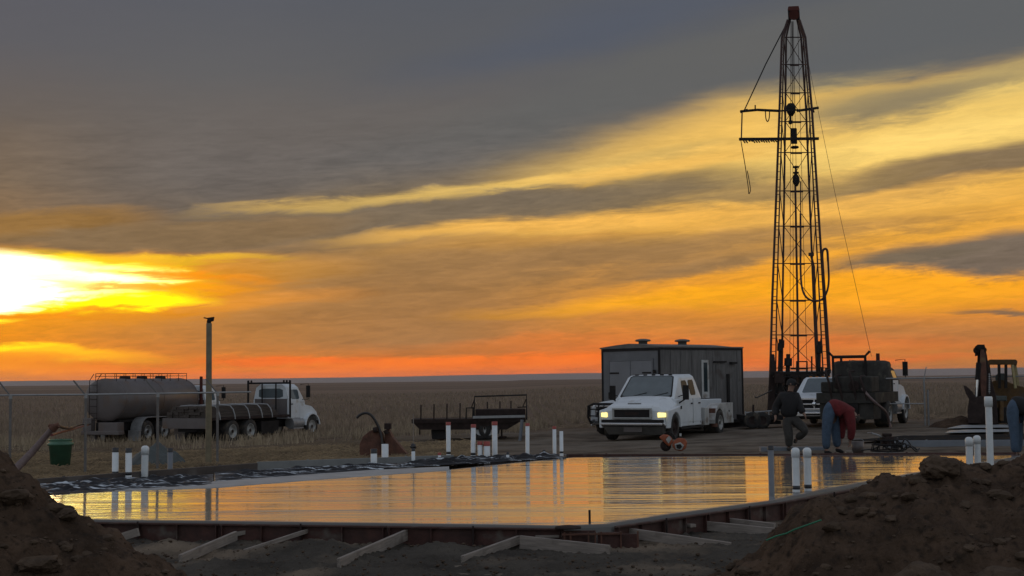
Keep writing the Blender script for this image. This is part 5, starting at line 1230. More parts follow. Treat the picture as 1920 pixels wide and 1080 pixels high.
f = MB(); f.box(-.35, .1, -1.0, 1.0, .45, .62); f.box(-.3, .05, .5, .95, .62, 1.2); f.box(-.32, .2, -.9, .1, .6, 1.0); f.box(-.2, .25, .35, .95, .1, .45); part('rear_cabinet', f, 'tank_grey', root, .02)
for x in (1.75, 3.15):
    for s in (-1, 1): wheel(root, x, s * .90, .52, .26, 'rim', s, dual=True)
for s in (-1, 1):
    f = MB(); y0, y1 = (s * .62, s * 1.2); n = 10
    arc = [(1.75 + .62 * math.cos(a), .55 + .62 * math.sin(a)) for a in [PI - PI * .5 * i / n for i in range(n + 1)]] + [(3.15 + .62 * math.cos(a), .55 + .62 * math.sin(a)) for a in [PI * .5 - PI * .5 * i / n for i in range(n + 1)]]
    for i in range(len(arc) - 1):
        (a, b), (c2, d2) = arc[i], arc[i + 1]; f.hexa([(a, y0, b), (c2, y0, d2), (c2, y1, d2), (a, y1, b), (a, y0, b + .03), (c2, y0, d2 + .03), (c2, y1, d2 + .03), (a, y1, b + .03)])
    f.box(.95, 1.12, min(y0, y1), max(y0, y1), .12, .60); part('mudguard', f, 'galv', root)
# third truck: dark body with a rack, by the rig
hd3 = R(90 - 27); hx, hy = math.cos(hd3), math.sin(hd3); lx, ly = -hy, hx
Y3 = 52.2; c = at(1648, 802, Y3)
root = thing('tank_bodied_truck', 'grimy truck with dark tank body, flared rack and white hood, beside the drilling rig', 'truck', (c.x + lx * 1.0 - hx * 3.6 + 1.12, Y3 + ly * 1.0 - hy * 3.6 + 2.2, gz(c.x, Y3) - .0), hd3)
gm = mat('grime', (.045, .042, .038), .75, spec=.12, vary=.5, scale=2.5, dirt=((.13, .12, .09), 2.2, .60))
heavy_cab(root, 4.4, roof=2.40, hood_len=1.35, axle=.7, hw=.86, cabm=gm, sy=-.35)
f = MB(); f.smooth = True; n = 30; rings = []
for z, k in ((1.35, 1.0), (2.40, 1.0), (2.50, .96), (2.55, .8), (2.57, .0)): rings.append([(2.9 + 1.15 * k * math.cos(2 * PI * i / n), 1.12 * k * math.sin(2 * PI * i / n), z) for i in range(n)])
f.loft(rings, cap=False); part('upright_tank', f, gm, root)
f = MB(); f.box(.35, 1.6, -.95, .5, 1.345, 1.95); f.box(.5, 1.5, .52, 1.0, 1.345, 1.75); part('pump_box', f, gm, root, .05)
f = MB()
for y0, z_ in ((-.8, 1.5), (-.4, 1.7), (.1, 1.55), (.5, 1.75)): f.tube(catmull([(.25, y0, 1.0), (.15, y0 + .1, z_), (.3, y0 + .25, z_ + .4), (.8, y0 + .2, z_ + .45)]), .045, 6)
f.cyl((.28, -.3, 1.6), (.36, -.3, 1.6), .2, n=14); f.cyl((.28, .3, 1.6), (.36, .3, 1.6), .13, n=12)
part('pump_piping', f, 'dark_steel', root)
f = MB(); f.box(.2, 4.3, -1.1, 1.1, .95, 1.34); f.box(.3, 1.6, -1.0, 1.0, .35, .94); part('bed', f, gm, root, .01)
f = MB(); f.box(.2, 6.4, -.45, .45, .55, .94); part('chassis', f, 'black_paint', root)
f = MB()
for s in (-1, 1): f.tube([(1.75, .2 + s * .62, 1.3), (1.75, .2 + s * .62, 2.72), (1.75, .2 + s * .80, 2.90)], .05, 8)
f.tube([(1.75, -.42, 2.70), (1.75, .82, 2.70)], .06, 8); f.tube([(1.75, .5, 2.5), (1.75, .5, 2.68)], .05, 6)
part('flared_rack', f, 'black_paint', root)
for s in (-1, 1): wheel(root, 2.4, s * .9, .50, .26, 'rim', s, dual=True)
f = MB(); f.tube(catmull([(.35, -.6, 1.5), (.1, -.9, 1.2), (.3, -1.15, .9), (1.0, -1.3, .6), (1.4, -1.35, .15), (.8, -1.5, .05)]), .05, 8); part('hose', f, 'hose', root)

# ================================================================== DRILLING RIG
YR = 70.0; base = at(1500, 770, YR); z0 = gz(base.x, YR)
root = thing('drilling_rig', 'tall dark lattice drilling mast with pipe-racking arms standing on its carrier', 'drilling rig', (base.x, YR, z0))
O = Vector((base.x, YR, z0))
def rp(px, py, dy=0.0): return at(px, py, YR + dy) - O
ky = [37, 70, 208, 560, 700, 775]; kc_ = [1488, 1488, 1492, 1496.5, 1499, 1500]; ko = [11, 22, 30.5, 48.5, 54.5, 58]; ki = [6.5, 14, 19.5, 29, 33, 35]; kl = [9, 18, 25.5, 40, 44.5, 47]
def lv(py): return interp(py, ky, kc_), interp(py, ky, ko), interp(py, ky, ki), interp(py, ky, kl)
def leg_(px_of, dy, r, name='mast_leg'):
    part(name, MB().tube([rp(px_of(y), y, dy) for y in (37, 70, 208, 380, 560, 775)], r, 6), 'mast_steel', root)
for s in (-1, 1):
    leg_(lambda y: lv(y)[0] + s * lv(y)[1], -.9, .062)
    leg_(lambda y: lv(y)[0] + s * lv(y)[2], .9, .055)
    leg_(lambda y: lv(y)[0] + s * lv(y)[3], .3, .040, 'mast_rail')
lev = [70, 121, 174, 228, 286, 358, 424, 494, 563, 628, 690]
for a, b in zip(lev, lev[1:]):                      # lacing of both narrow sides, and the X of the back
    for s in (-1, 1):
        f = MB(); k = 4 if b - a < 60 else 5
        for i in range(k):
            y = a + (b - a) * (i + .5) / k; c, o_, i_, l_ = lv(y); f.bar(rp(c + s * o_, y, -.9), rp(c + s * l_, y, .3), .035)
        tag(part('rungs' if 0 else 'ladder_lacing', f, 'mast_steel', root))
    c0, _, i0, l0 = lv(a); c1, _, i1, l1 = lv(b)
    f = MB(); f.bar(rp(c0 - i0, a, .9), rp(c1 + i1, b, .9), .03); f.bar(rp(c0 + i0, a, .9), rp(c1 - i1, b, .9), .03); part('cross_brace', f, 'mast_steel', root)
    for s in (-1, 1): part('side_brace', MB().bar(rp(c0 + s * l0, a, .3), rp(c1 + s * i1, b, .9), .035), 'mast_steel', root)
for y in lev:
    c, o_, i_, l_ = lv(y); f = MB(); f.bar(rp(c - o_, y, -.9), rp(c - i_, y, .9), .05); f.bar(rp(c + o_, y, -.9), rp(c + i_, y, .9), .05); f.bar(rp(c - i_, y, .9), rp(c + i_, y, .9), .05); f.bar(rp(c - l_, y, .3), rp(c + l_, y, .3), .04)
    if y > 100: f.bar(rp(c - i_ * .5, y + 1, .82), rp(c + i_ * .5, y + 1, .82), .05, .10)
    part('girt', f, 'mast_steel', root)
f = MB(); f.hexa([rp(1478, 37, -.5), rp(1500, 37, -.5), rp(1500, 37, .9), rp(1478, 37, .9), rp(1477, 20, -.5), rp(1499, 20, -.5), rp(1499, 20, .9), rp(1477, 20, .9)]); cr_ = part('crown_block', f, 'black_paint', root, .03)
f = MB(); f.hexa([rp(1476.5, 20, -.55), rp(1499.5, 20, -.55), rp(1499.5, 20, .95), rp(1476.5, 20, .95), rp(1478, 12, -.5), rp(1497.5, 11, -.5), rp(1497.5, 11, .9), rp(1478, 12, .9)]); f.cyl(rp(1489, 28, -.75), rp(1489, 28, .2), .26, n=14); part('crown_sheave_guard', f, 'crown_red', cr_, .03)
# lines, blocks and drill string
f = MB()
for px, b in ((1485, 200), (1489, 200), (1493, 330), (1481, 690), (1488, 690), (1513, 690)): f.tube([rp(1484 + (px - 1484) * .4, 40, .1), rp(px, b, .1)], .012, 5)
part('drilling_line', f, 'dark_steel', root)
f = MB(); f.tube([rp(1491, 340, 0), rp(1495, 560, 0), rp(1498, 775, 0)], .055, 8); part('drill_pipe', f, 'mast_steel', root)
f = MB(); f.tube([rp(1501, 340, 0), rp(1502, 480, 0)], .03, 8); part('pull_rod', f, 'mast_steel', root)
f = MB(); f.lathe([(.001, .32), (.14, .30), (.24, .16), (.25, 0), (.2, -.18), (.1, -.34), (.001, -.36)], rp(1483, 205, -.1), 'z', 14); f.cyl(rp(1482, 216, -.1), rp(1482, 233, -.1), .06, n=8); f.cyl(rp(1482, 226, -.1), rp(1482, 232, -.1), .10, n=8); part('travelling_block', f, 'black_paint', root)
f = MB(); f.hexa([rp(1483, 270, -.3), rp(1495, 270, -.3), rp(1495, 270, .3), rp(1483, 270, .3), rp(1482, 240, -.3), rp(1494, 240, -.3), rp(1494, 240, .3), rp(1482, 240, .3)]); f.box(*[rp(1477, 0).x, rp(1482, 0).x, -.2, .2, rp(0, 281).z, rp(0, 262).z]); f.lathe([(.16, -.12), (.24, -.06), (.16, 0)], rp(1490, 274, 0), 'z', 12); part('hook_block', f, 'black_paint', root, .04)
f = MB(); f.lathe([(.001, .55), (.05, .5), (.16, .5), (.16, .42), (.05, .40), (.06, .22), (.15, .2), (.15, .14), (.06, .1), (.17, -.05), (.19, -.3), (.08, -.52), (.001, -.55)], rp(1492.5, 330, 0), 'z', 12); part('swivel', f, 'black_paint', root)
# racking arms
f = MB(); f.bar(rp(1388, 210, -1.2), rp(1402, 206, -1.2), .07, .12); f.tube([rp(1388, 209, -1.2), rp(1420, 206, -1.1), rp(1462, 208, -.9)], .07, 6); f.bar(rp(1462, 208, -.9), rp(1500, 206, -.9), .06, .08); f.bar(rp(1494, 208, -.9), rp(1535, 202, -.9), .08, .12); f.bar(rp(1416, 207, -1.2), rp(1416, 197, -1.2), .06); f.bar(rp(1524, 205, -.9), rp(1526, 211, -.9), .08); part('upper_arm', f, 'black_paint', root)
f = MB(); f.bar(rp(1386, 261, -1.2), rp(1535, 260, -1.0), .14, .13)
rn = random.Random(2)
for i in range(14): px = 1392 + i * 4.6; f.bar(rp(px, 261, -1.2), rp(px + 5, 265 + rn.random() * 3, -1.5), .05)
part('racking_board', f, 'black_paint', root)
f = MB(); f.bar(rp(1391.5, 209, -1.2), rp(1390, 261, -1.2), .06); part('arm_post', f, 'mast_steel', root)
part('arm_cable', MB().tube([rp(1475, 44, -.3), rp(1436, 120, -.8), rp(1396, 206, -1.2)], .032, 5), 'black_paint', root)
part('hanging_loop', MB().tube(catmull([rp(1435, 208, -1.1), rp(1436, 222, -1.1), rp(1439, 228, -1.1), rp(1442, 222, -1.1), rp(1443, 208, -1.1)]), .028, 5), 'black_paint', root)
part('dangling_chain', MB().tube(catmull([rp(1389, 263, -1.2), rp(1397, 310, -1.2), rp(1403, 352, -1.2), rp(1404, 363, -1.2), rp(1407, 356, -1.2), rp(1404, 335, -1.2), rp(1401, 320, -1.2)]), .022, 5), 'dark_steel', root)
# standpipe and mud hose
f = MB(); f.tube(catmull([rp(1556, 700, -1.1), rp(1550, 600, -1.1), rp(1543, 500, -1.1), rp(1542, 474, -1.1), rp(1546, 467, -1.1), rp(1551, 470, -1.1), rp(1552.5, 490, -1.1)]), .06, 8); part('standpipe', f, 'mast_steel', root)
f = MB(); f.tube(catmull([rp(1552.5, 486, -1.1), rp(1554, 525, -1.1), rp(1550, 548, -1.1), rp(1540, 562, -1.1), rp(1524, 564, -1.1), rp(1510, 555, -1), rp(1503, 535, -.8), rp(1501, 500, -.5), rp(1501, 470, -.2), rp(1501, 400, 0)]), .05, 8); part('mud_hose', f, 'mast_steel', root)
f = MB(); f.cyl(rp(1521, 480, -1.0), rp(1521, 474, -1.0), .14, n=10); f.tube([rp(1521, 480, -1), rp(1526, 500, -1), rp(1528, 562, -1), rp(1535, 700, -1)], .06, 8); part('second_pipe', f, 'mast_steel', root)
e = at(1634, 668, 56.0) - O
part('guy_line', MB().tube([rp(1512, 100, -.3), rp(1512, 100, -.3).lerp(e, .5) + Vector((.0, 0, -.35)), e], .009, 4), 'dark_steel', root)
# carrier and machinery round the foot
f = MB(); f.hexa([rp(1438, 782, -1.4), rp(1566, 782, -1.4), rp(1566, 782, 7), rp(1438, 782, 7), rp(1438, 768, -1.4), rp(1566, 768, -1.4), rp(1566, 768, 7), rp(1438, 768, 7)]); part('carrier_deck', f, 'black_paint', root)
f = MB(); f.hexa([rp(1466, 768, -.6), rp(1560, 768, -.6), rp(1560, 768, 1.6), rp(1466, 768, 1.6), rp(1468, 722, -.5), rp(1556, 722, -.5), rp(1556, 722, 1.5), rp(1468, 722, 1.5)]); f.cyl(rp(1475, 735, -.9), rp(1545, 735, -.9), .42, n=16); part('drawworks', f, 'dark_steel', root, .04)
f = MB(); f.bar(rp(1444, 700, -1.3), rp(1556, 699, -1.3), .10, .14); f.bar(rp(1450, 706, -1.3), rp(1552, 706, -1.3), .5, .08)
for px in (1455, 1478, 1500, 1525, 1548): f.bar(rp(px, 706, -1.3), rp(px, 768, -1.0), .10)
part('work_platform', f, 'black_paint', root)
f = MB(); f.tube([rp(1494, 699, -1.3), rp(1494, 678, -1.3), rp(1513, 678, -1.3), rp(1513, 699, -1.3)], .05, 6); f.bar(rp(1522, 699, -1.3), rp(1522, 668, -1.3), .07); f.bar(rp(1541, 699, -1.3), rp(1541, 688, -1.3), .25, .05); part('platform_rail', f, 'black_paint', root)
for px, t, r in ((1463, 636, .10), (1467, 630, .07), (1478, 664, .13), (1536, 640, .12)):
    f = MB(); f.cyl(rp(px - 3, 768, -1.2), rp(px, t, -1.0), r, r * .8, n=10); f.cyl(rp(px - .4, t + 22, -1.05), rp(px, t + 8, -1.02), r * 1.5, n=8); part('hydraulic_ram', f, 'black_paint', root)
f = MB(); f.hexa([rp(1438, 780, -1.2), rp(1462, 780, -1.2), rp(1462, 780, .6), rp(1438, 780, .6), rp(1444, 664, -1.0), rp(1452, 664, -1.0), rp(1452, 664, 0), rp(1444, 664, 0)]); part('support_column', f, 'dark_steel', root, .03)
f = MB(); f.hexa([rp(1540, 780, -1.2), rp(1562, 780, -1.2), rp(1562, 780, .6), rp(1540, 780, .6), rp(1547, 690, -1.0), rp(1555, 690, -1.0), rp(1555, 690, 0), rp(1547, 690, 0)]); part('support_column', f, 'dark_steel', root, .03)
rn = random.Random(11); f = MB()
for i in range(16):
    a = rp(1446 + rn.random() * 108, 700 + rn.random() * 60, -1.2); b = a + Vector((rn.uniform(-1.0, 1.0), rn.uniform(-.2, .3), rn.uniform(-.7, .9))); b.z = min(b.z, 2.1); m_ = a.lerp(b, .5) + Vector((rn.uniform(-.3, .3), 0, rn.uniform(-.5, .2))); f.tube(catmull([a, m_, b], 5), .035, 5)
part('hydraulic_hoses', f, 'hose_black', root)
for bb in ((-1.3, -.75, -1.5, -1.2, .9, 1.3), (.5, 1.0, -1.5, -1.25, 1.0, 1.5), (-1.5, -1.1, -1.6, -1.3, 1.7, 2.3)): part('control_box', MB().box(*bb), 'dark_steel', root, .03)
part('air_tank', MB().cyl((-.2, -1.4, 1.2), (.3, -1.4, 1.2), .22, n=12), 'dark_steel', root)
for y in (.8, 2.2, 5.5):
    for s in (-1, 1): wheel(root, 0, 0, .52, .28, 'rim', s).matrix_basis = Matrix.Translation((s * 1.15 + .207 * y, y, 0)) @ Matrix.Rotation(R(90), 4, 'Z')
f = MB(); f.box(.3, 2.5, 5.6, 7.4, 1.0, 2.3); part('carrier_cab', f, 'dark_steel', root, .05)

# ================================================================== BACKHOE
YB = 52.0; base = at(1862, 797, YB); z0 = gz(base.x, YB); OB = Vector((base.x, YB, z0))
root = thing('backhoe', 'backhoe digging machine seen from behind with upright boom and open roofed cab at the right', 'backhoe', OB)
def bp_(px, py, dy=0.0): return at(px, py, YB + dy) - OB
def poly(f, pts, y0, y1):
    n = len(pts); v = [bp_(x, y, y0) for x, y in pts] + [bp_(x, y, y1) for x, y in pts]; f.add(v, [tuple(range(n)), tuple(reversed(range(n, 2 * n)))] + [(i, n + i, n + (i + 1) % n, (i + 1) % n) for i in range(n)]); return f
part('boom', poly(MB(), [(1838, 796), (1832, 740), (1831, 700), (1833, 664), (1850, 663), (1856, 700), (1868, 745), (1872, 796)], -.9, -.55), 'dark_steel', root, .03)
part('dipper_arm', poly(MB(), [(1840, 745), (1837, 700), (1838, 655), (1847, 655), (1850, 700), (1849, 745)], -1.3, -1.0), 'rust', root, .02)
f = MB(); f.lathe([(.09, -.05), (.13, -.05), (.13, .05), (.09, .05), (.09, -.05)], bp_(1832, 657, -1.1), 'y', 14); f.cyl(bp_(1837, 651, -1.35), bp_(1837, 651, -.9), .10, n=12); f.cyl(bp_(1845, 656, -1.3), bp_(1845, 656, -.9), .10, n=12); poly(f, [(1828, 668), (1828, 650), (1833, 646), (1846, 646), (1850, 664)], -1.15, -1.0); part('boom_knuckle', f, 'black_paint', root)
f = MB(); f.cyl(bp_(1833, 711, -1.35), bp_(1830, 747, -1.35), .055, n=10); rd = part('cylinder_rod', f, 'chrome', root)
f = MB(); f.cyl(bp_(1835, 680, -1.35), bp_(1833, 712, -1.35), .09, n=10); part('cylinder_barrel', f, 'black_paint', root)
part('bucket', poly(MB(), [(1806, 722), (1812, 724), (1823, 734), (1829, 744), (1843, 742), (1845, 775), (1838, 794), (1815, 794), (1814, 770), (1817, 748), (1811, 738)], -1.6, -.9), 'dark_steel', root, .03)
part('engine_housing', poly(MB(), [(1852, 788), (1852, 730), (1862, 714), (1880, 712), (1905, 722), (1922, 726), (1924, 788)], .2, 2.6), 'yellow_mach', root, .04)
part('frame', poly(MB(), [(1845, 794), (1845, 765), (1915, 762), (1915, 794)], -.6, .15), 'black_paint', root, .03)
part('canopy', poly(MB(), [(1850, 684), (1849, 678), (1856, 674), (1905, 674), (1908, 678), (1906, 686), (1900, 684)], -.2, 1.4), 'yellow_mach', root, .03)
for px, q, d, mm_ in ((1873, 1874, -.15, 'black_paint'), (1886, 1886, -.15, 'black_paint'), (1853, 1858, -.1, 'black_paint'), (1898, 1904, -.15, 'tan'), (1903, 1910, 1.3, 'tan')):  # tan on the right posts is yellow light put into their colour
    part('cab_post', MB().bar(bp_(px, 684, d), bp_(q, 728, d), .085, .085), mm_, root)
f = MB(); poly(f, [(1866, 745), (1866, 705), (1871, 700), (1884, 700), (1886, 745)], .3, .6); poly(f, [(1864, 752), (1864, 742), (1888, 742), (1888, 752)], -.1, .6); part('seat', f, 'tarp', root, .04)
for s, px in ((-1, 1852), (1, 1912)):
    q = bp_(px, 797, 0); r = .55; f = MB(); f.lathe([(r * .5, -.2), (r * .93, -.2), (r, -.14), (r, .14), (r * .93, .2), (r * .5, .2), (.001, .1)], (q.x, .9, r), 'x', 24); w_ = part('wheel', f, 'rubber', root)
    for v in w_.data.vertices: pass
    f = MB(); f.lathe([(r * .5, -.19), (r * .3, -.1), (.001, -.1)], (q.x, .9, r), 'x', 16); part('rim', f, 'tan', w_)
f = MB(); f.bar(bp_(1877, 790, -.8), bp_(1877, 752, -.7), .2, .14); f.bar(bp_(1871, 795, -.8), bp_(1886, 795, -.8), .3, .06); part('stabilizer', f, 'yellow_mach', root, .02)
f = MB()
for i in range(9): y = 702 + i * 4; f.lathe([(.03, -.02), (.045, 0), (.03, .02)], bp_(1855, y, -1.4), 'z', 6)
f.bar(bp_(1855, 700, -1.4), bp_(1855, 738, -1.4), .02); part('chain', f, 'galv', root)
f = MB(); f.box(*[bp_(1910, 0).x, bp_(1917, 0).x, -.2, 0, bp_(0, 730).z, bp_(0, 715).z]); part('tail_lamp', f, 'black_paint', root)
o = blobmesh(1.1, .8, .42, 5).build('spoil_heap', 'dirt', fix=False); q = at(1796, 798, 51.5); o.location = (q.x, 51.5, gz(q.x, 51.5) - .03); tag(o, 'small dark heap of soil at the bucket of the digging machine', 'soil heap')

# ================================================================== PEOPLE
def skin(name, V, E, Rr, m, parent, sub=2):
    me = bpy.data.meshes.new(name); me.from_pydata([tuple(v) for v in V], E, []); me.materials.append(MT[m]); o = bpy.data.objects.new(name, me); C.objects.link(o); o.parent = parent
    sk = o.modifiers.new('skin', 'SKIN'); sk.use_smooth_shade = True
    for i, r in enumerate(Rr):
        d = me.skin_vertices[0].data[i]; d.radius = (r, r) if not isinstance(r, tuple) else r
    me.skin_vertices[0].data[0].use_root = True
    sb = o.modifiers.new('sub', 'SUBSURF'); sb.levels = sub; sb.render_levels = sub
    return o
def chain(ps): return [(i, i + 1) for i in range(len(ps) - 1)]
def hand(V, E, Rr, wi, d, side, s=1.0):
    """palm and five fingers from the wrist vertex wi along d"""
    w = Vector(V[wi]); d = Vector(d).normalized(); a = Vector(side).normalized(); n = d.cross(a)
    V.append(w + d * .055 * s); E.append((wi, len(V) - 1)); Rr.append(.030 * s); pi = len(V) - 1
    for k, (off, L_) in enumerate(((-.030, .062), (-.010, .074), (.010, .070), (.030, .054))):
        b = w + d * .085 * s + a * off * s; V.append(b); E.append((pi, len(V) - 1)); Rr.append(.0105 * s)
        V.append(b + d * L_ * .55 * s + n * .012 * s); E.append((len(V) - 2, len(V) - 1)); Rr.append(.009 * s)
        V.append(b + d * L_ * .85 * s + n * .035 * s); E.append((len(V) - 2, len(V) - 1)); Rr.append(.0075 * s)
    V.append(w + d * .04 * s - a * .040 * s); E.append((wi, len(V) - 1)); Rr.append(.013 * s)
    V.append(w + d * .078 * s - a * .058 * s + n * .01 * s); E.append((len(V) - 2, len(V) - 1)); Rr.append(.010 * s)
def person(label, Y, foot_px, J, top_m, leg_m, shoe_m, hat, face, body_lean=None):
    """J: joints in photo pixels plus depth offset; every limb is one chain of a single body mesh"""
    fp = at(foot_px[0], foot_px[1], Y); z0 = gz(fp.x, Y); Oo = Vector((fp.x, Y, z0)); root = thing('person', label, 'person', Oo)
    dz = z0 - fp.z
    def q(k): px, py, dy = J[k]; p = at(px, py, Y + dy) + Vector((0, 0, dz)) - Oo; return p
    P = {k: q(k) for k in J}
    names = ['pelvis', 'waist', 'chest', 'neck', 'headb', 'headt', 'shL', 'elL', 'wrL', 'shR', 'elR', 'wrR', 'hipL', 'knL', 'anL', 'toL', 'hipR', 'knR', 'anR', 'toR']
    V = [P[n] for n in names]; I = {n: i for i, n in enumerate(names)}
    E = [(I[a], I[b]) for a, b in (('pelvis', 'waist'), ('waist', 'chest'), ('chest', 'neck'), ('neck', 'headb'), ('headb', 'headt'), ('chest', 'shL'), ('shL', 'elL'), ('elL', 'wrL'), ('chest', 'shR'), ('shR', 'elR'), ('elR', 'wrR'), ('pelvis', 'hipL'), ('hipL', 'knL'), ('knL', 'anL'), ('anL', 'toL'), ('pelvis', 'hipR'), ('hipR', 'knR'), ('knR', 'anR'), ('anR', 'toR'))]
    Rr = [.13, .12, .14, .055, .085, .082, .06, .045, .03, .06, .045, .03, .09, .06, .04, .035, .09, .06, .04, .035]
    for k in 'LR':
        d = P['wr' + k] - P['el' + k]; sd_ = Vector((0, 1, 0)) if abs(d.normalized().y) < .8 else Vector((1, 0, 0)); hand(V, E, Rr, I['wr' + k], d, sd_.cross(d).cross(d).normalized())
    skin('body', V, E, Rr, 'skin', root)
    # clothing
    T = ['pelvis', 'waist', 'chest', 'shL', 'elL', 'wL', 'shR', 'elR', 'wR', 'neck']
    pw = lambda k: P['el' + k].lerp(P['wr' + k], .94)
    Vt = [P['pelvis'].lerp(P['waist'], -.25), P['waist'], P['chest'], P['shL'], P['elL'], pw('L'), P['shR'], P['elR'], pw('R'), P['chest'].lerp(P['neck'], .8)]
    skin('jacket', Vt, [(0, 1), (1, 2), (2, 3), (3, 4), (4, 5), (2, 6), (6, 7), (7, 8), (2, 9)], [.22, .235, .24, .14, .105, .08, .14, .105, .08, .115], top_m, root)
    Vl = [P['pelvis'], P['hipL'], P['knL'], P['anL'].lerp(P['knL'], .05), P['hipR'], P['knR'], P['anR'].lerp(P['knR'], .05), P['pelvis'].lerp(P['waist'], .5)]
    skin('trousers', Vl, [(0, 1), (1, 2), (2, 3), (0, 4), (4, 5), (5, 6), (0, 7)], [.185, .148, .112, .092, .148, .112, .092, .185], leg_m, root)
    for k in 'LR':
        a, t = P['an' + k], P['to' + k]; d = (t - a); heel = a - Vector((d.x, d.y, 0)) * .35 - Vector((0, 0, .045))
        skin('boot', [heel, a + Vector((0, 0, .02)) - Vector((0, 0, .04)), a.lerp(t, .6), t], [(0, 1), (1, 2), (2, 3)], [.045, .058, .048, .04], shoe_m, root)
    hb, ht = P['headb'], P['headt']; up = (ht - hb).normalized(); c = hb.lerp(ht, .5); fd = Vector(face); fd = (fd - up * fd.dot(up)).normalized(); sd2 = up.cross(fd)
    # head features
    f = MB(); nb = c + fd * .095 - up * .01; f.hexa([nb - sd2 * .018 - up * .03, nb + sd2 * .018 - up * .03, nb + sd2 * .01 + up * .02, nb - sd2 * .01 + up * .02, nb + fd * .028 - up * .028 - sd2 * .008, nb + fd * .028 - up * .028 + sd2 * .008, nb + fd * .004 + up * .02 + sd2 * .006, nb + fd * .004 + up * .02 - sd2 * .006]); part('nose', f, 'skin', root)
    for s in (-1, 1):
        f = MB(); rockmesh(f, c + sd2 * (s * .036) + fd * .085 + up * .012, .012, 2, 1, 1); part('eye', f, 'black_paint', root)
        f = MB(); rockmesh(f, c + sd2 * (s * .092) - up * .01, .026, 2, 1, 2); part('ear', f, 'skin', root)
    f = MB(); f.bar(c + fd * .088 - up * .055 - sd2 * .024, c + fd * .088 - up * .055 + sd2 * .024, .01, .008); part('mouth', f, 'crown_red', root)
    f = MB(); f.smooth = True; rings = []
    for k in range(7):
        t = k / 6 * PI / 2; rr = .112 * math.cos(t) if k < 6 else .002; hh = .105 * math.sin(t)
        rings.append([c + up * (.02 + hh) + (fd * math.cos(u) * rr * 1.08 + sd2 * math.sin(u) * rr) - fd * .008 for u in [2 * PI * i / 16 for i in range(16)]])
    f.loft([[p - up * .06 - fd * .01 for p in rings[0]]] + rings, cap=False); part('cap' if hat != 'hair' else 'hair', f, hat, root)
    if hat != 'hair':
        f = MB(); b0 = c + up * .03 + fd * .10; f.hexa([b0 - sd2 * .07, b0 + sd2 * .07, b0 + sd2 * .05 + fd * .07 - up * .015, b0 - sd2 * .05 + fd * .07 - up * .015, b0 - sd2 * .07 + up * .012, b0 + sd2 * .07 + up * .012, b0 + sd2 * .05 + fd * .07 - up * .003, b0 - sd2 * .05 + fd * .07 - up * .003]); part('cap_brim', f, hat, root)
    return root, P
person('person in dark jacket and cap walking with one knee raised, near the drilling rig', 33.2, (1482, 839),
    dict(pelvis=(1480, 775, 0), waist=(1479, 758, 0), chest=(1479, 741, 0), neck=(1482, 726, -.02), headb=(1484, 718, -.03), headt=(1485, 707, -.03),
         shL=(1466, 738, .02), elL=(1454, 758, .1), wrL=(1454, 774, -.05), shR=(1493, 738, 0), elR=(1499, 756, -.12), wrR=(1507, 769, -.2),
         hipL=(1474, 779, 0), knL=(1479, 810, -.05), anL=(1479, 832, .05), toL=(1489, 838, -.06), hipR=(1487, 780, 0), knR=(1512, 801, -.1), anR=(1492, 816, .15), toR=(1490, 824, .2)),
    'dark_cloth', 'trouser', 'trouser', 'dark_cloth', (1, -.5, -.1))
person('person in red sweatshirt and blue jeans bending down over the far rim of the slab', 31.9, (1549, 843),
    dict(pelvis=(1556, 756, 0), waist=(1568, 750, 0), chest=(1586, 753, -.02), neck=(1597, 762, -.03), headb=(1601, 767, -.03), headt=(1605, 777, -.03),
         shL=(1584, 762, .16), elL=(1578, 790, .16), wrL=(1577, 814, .12), shR=(1592, 764, -.18), elR=(1597, 792, -.2), wrR=(1594, 816, -.12),
         hipL=(1553, 762, -.09), knL=(1549, 800, -.1), anL=(1549, 834, -.08), toL=(1561, 842, -.12), hipR=(1560, 763, .1), knR=(1567, 800, .1), anR=(1570, 830, .1), toR=(1582, 839, .05)),
    'red_cloth', 'denim', 'black_paint', 'hair', (1, 0, -.8))
person('person in blue jeans and dark jacket bending at the right edge of the view', 30.6, (1903, 846),
    dict(pelvis=(1898, 748, 0), waist=(1912, 744, 0), chest=(1934, 752, 0), neck=(1948, 763, 0), headb=(1952, 768, 0), headt=(1956, 780, 0),
         shL=(1933, 762, .16), elL=(1928, 792, .16), wrL=(1930, 818, .1), shR=(1940, 764, -.18), elR=(1945, 794, -.2), wrR=(1942, 820, -.12),
         hipL=(1897, 757, -.09), knL=(1902, 800, -.1), anL=(1903, 838, -.06), toL=(1916, 847, -.1), hipR=(1902, 757, .1), knR=(1909, 800, .1), anR=(1908, 838, .1), toR=(1921, 847, .1)),
    'dark_cloth', 'denim', 'black_paint', 'hair', (1, 0, -.8))

# ================================================================== POWER TROWEL
Yt = 31.3; p = at(1664, 852, Yt); z0 = .0
root = thing('power_trowel', 'black machine with ring guard and bent handle beside the person in the red sweatshirt', 'power trowel', (p.x, Yt + .0, max(z0, p.z)))
z0 = root.location.z
f = MB()
for z, r in ((.06, .36), (.20, .33), (.30, .24)):
    f.tube([(r * math.cos(2 * PI * i / 24), r * math.sin(2 * PI * i / 24), z) for i in range(25)], .016, 5)
for i in range(8): a = 2 * PI * i / 8; f.tube([(.36 * math.cos(a), .36 * math.sin(a), .06), (.33 * math.cos(a), .33 * math.sin(a), .2), (.2 * math.cos(a), .2 * math.sin(a), .31)], .012, 5)
part('ring_guard', f, 'black_paint', root)
for i in range(4):
    a = PI / 4 + PI * i / 2; f = MB(); d = Vector((math.cos(a), math.sin(a), 0)); f.bar(d * .06 + Vector((0, 0, .02)), d * .33 + Vector((0, 0, .02)), .13, .008); part('blade', f, 'galv', root)
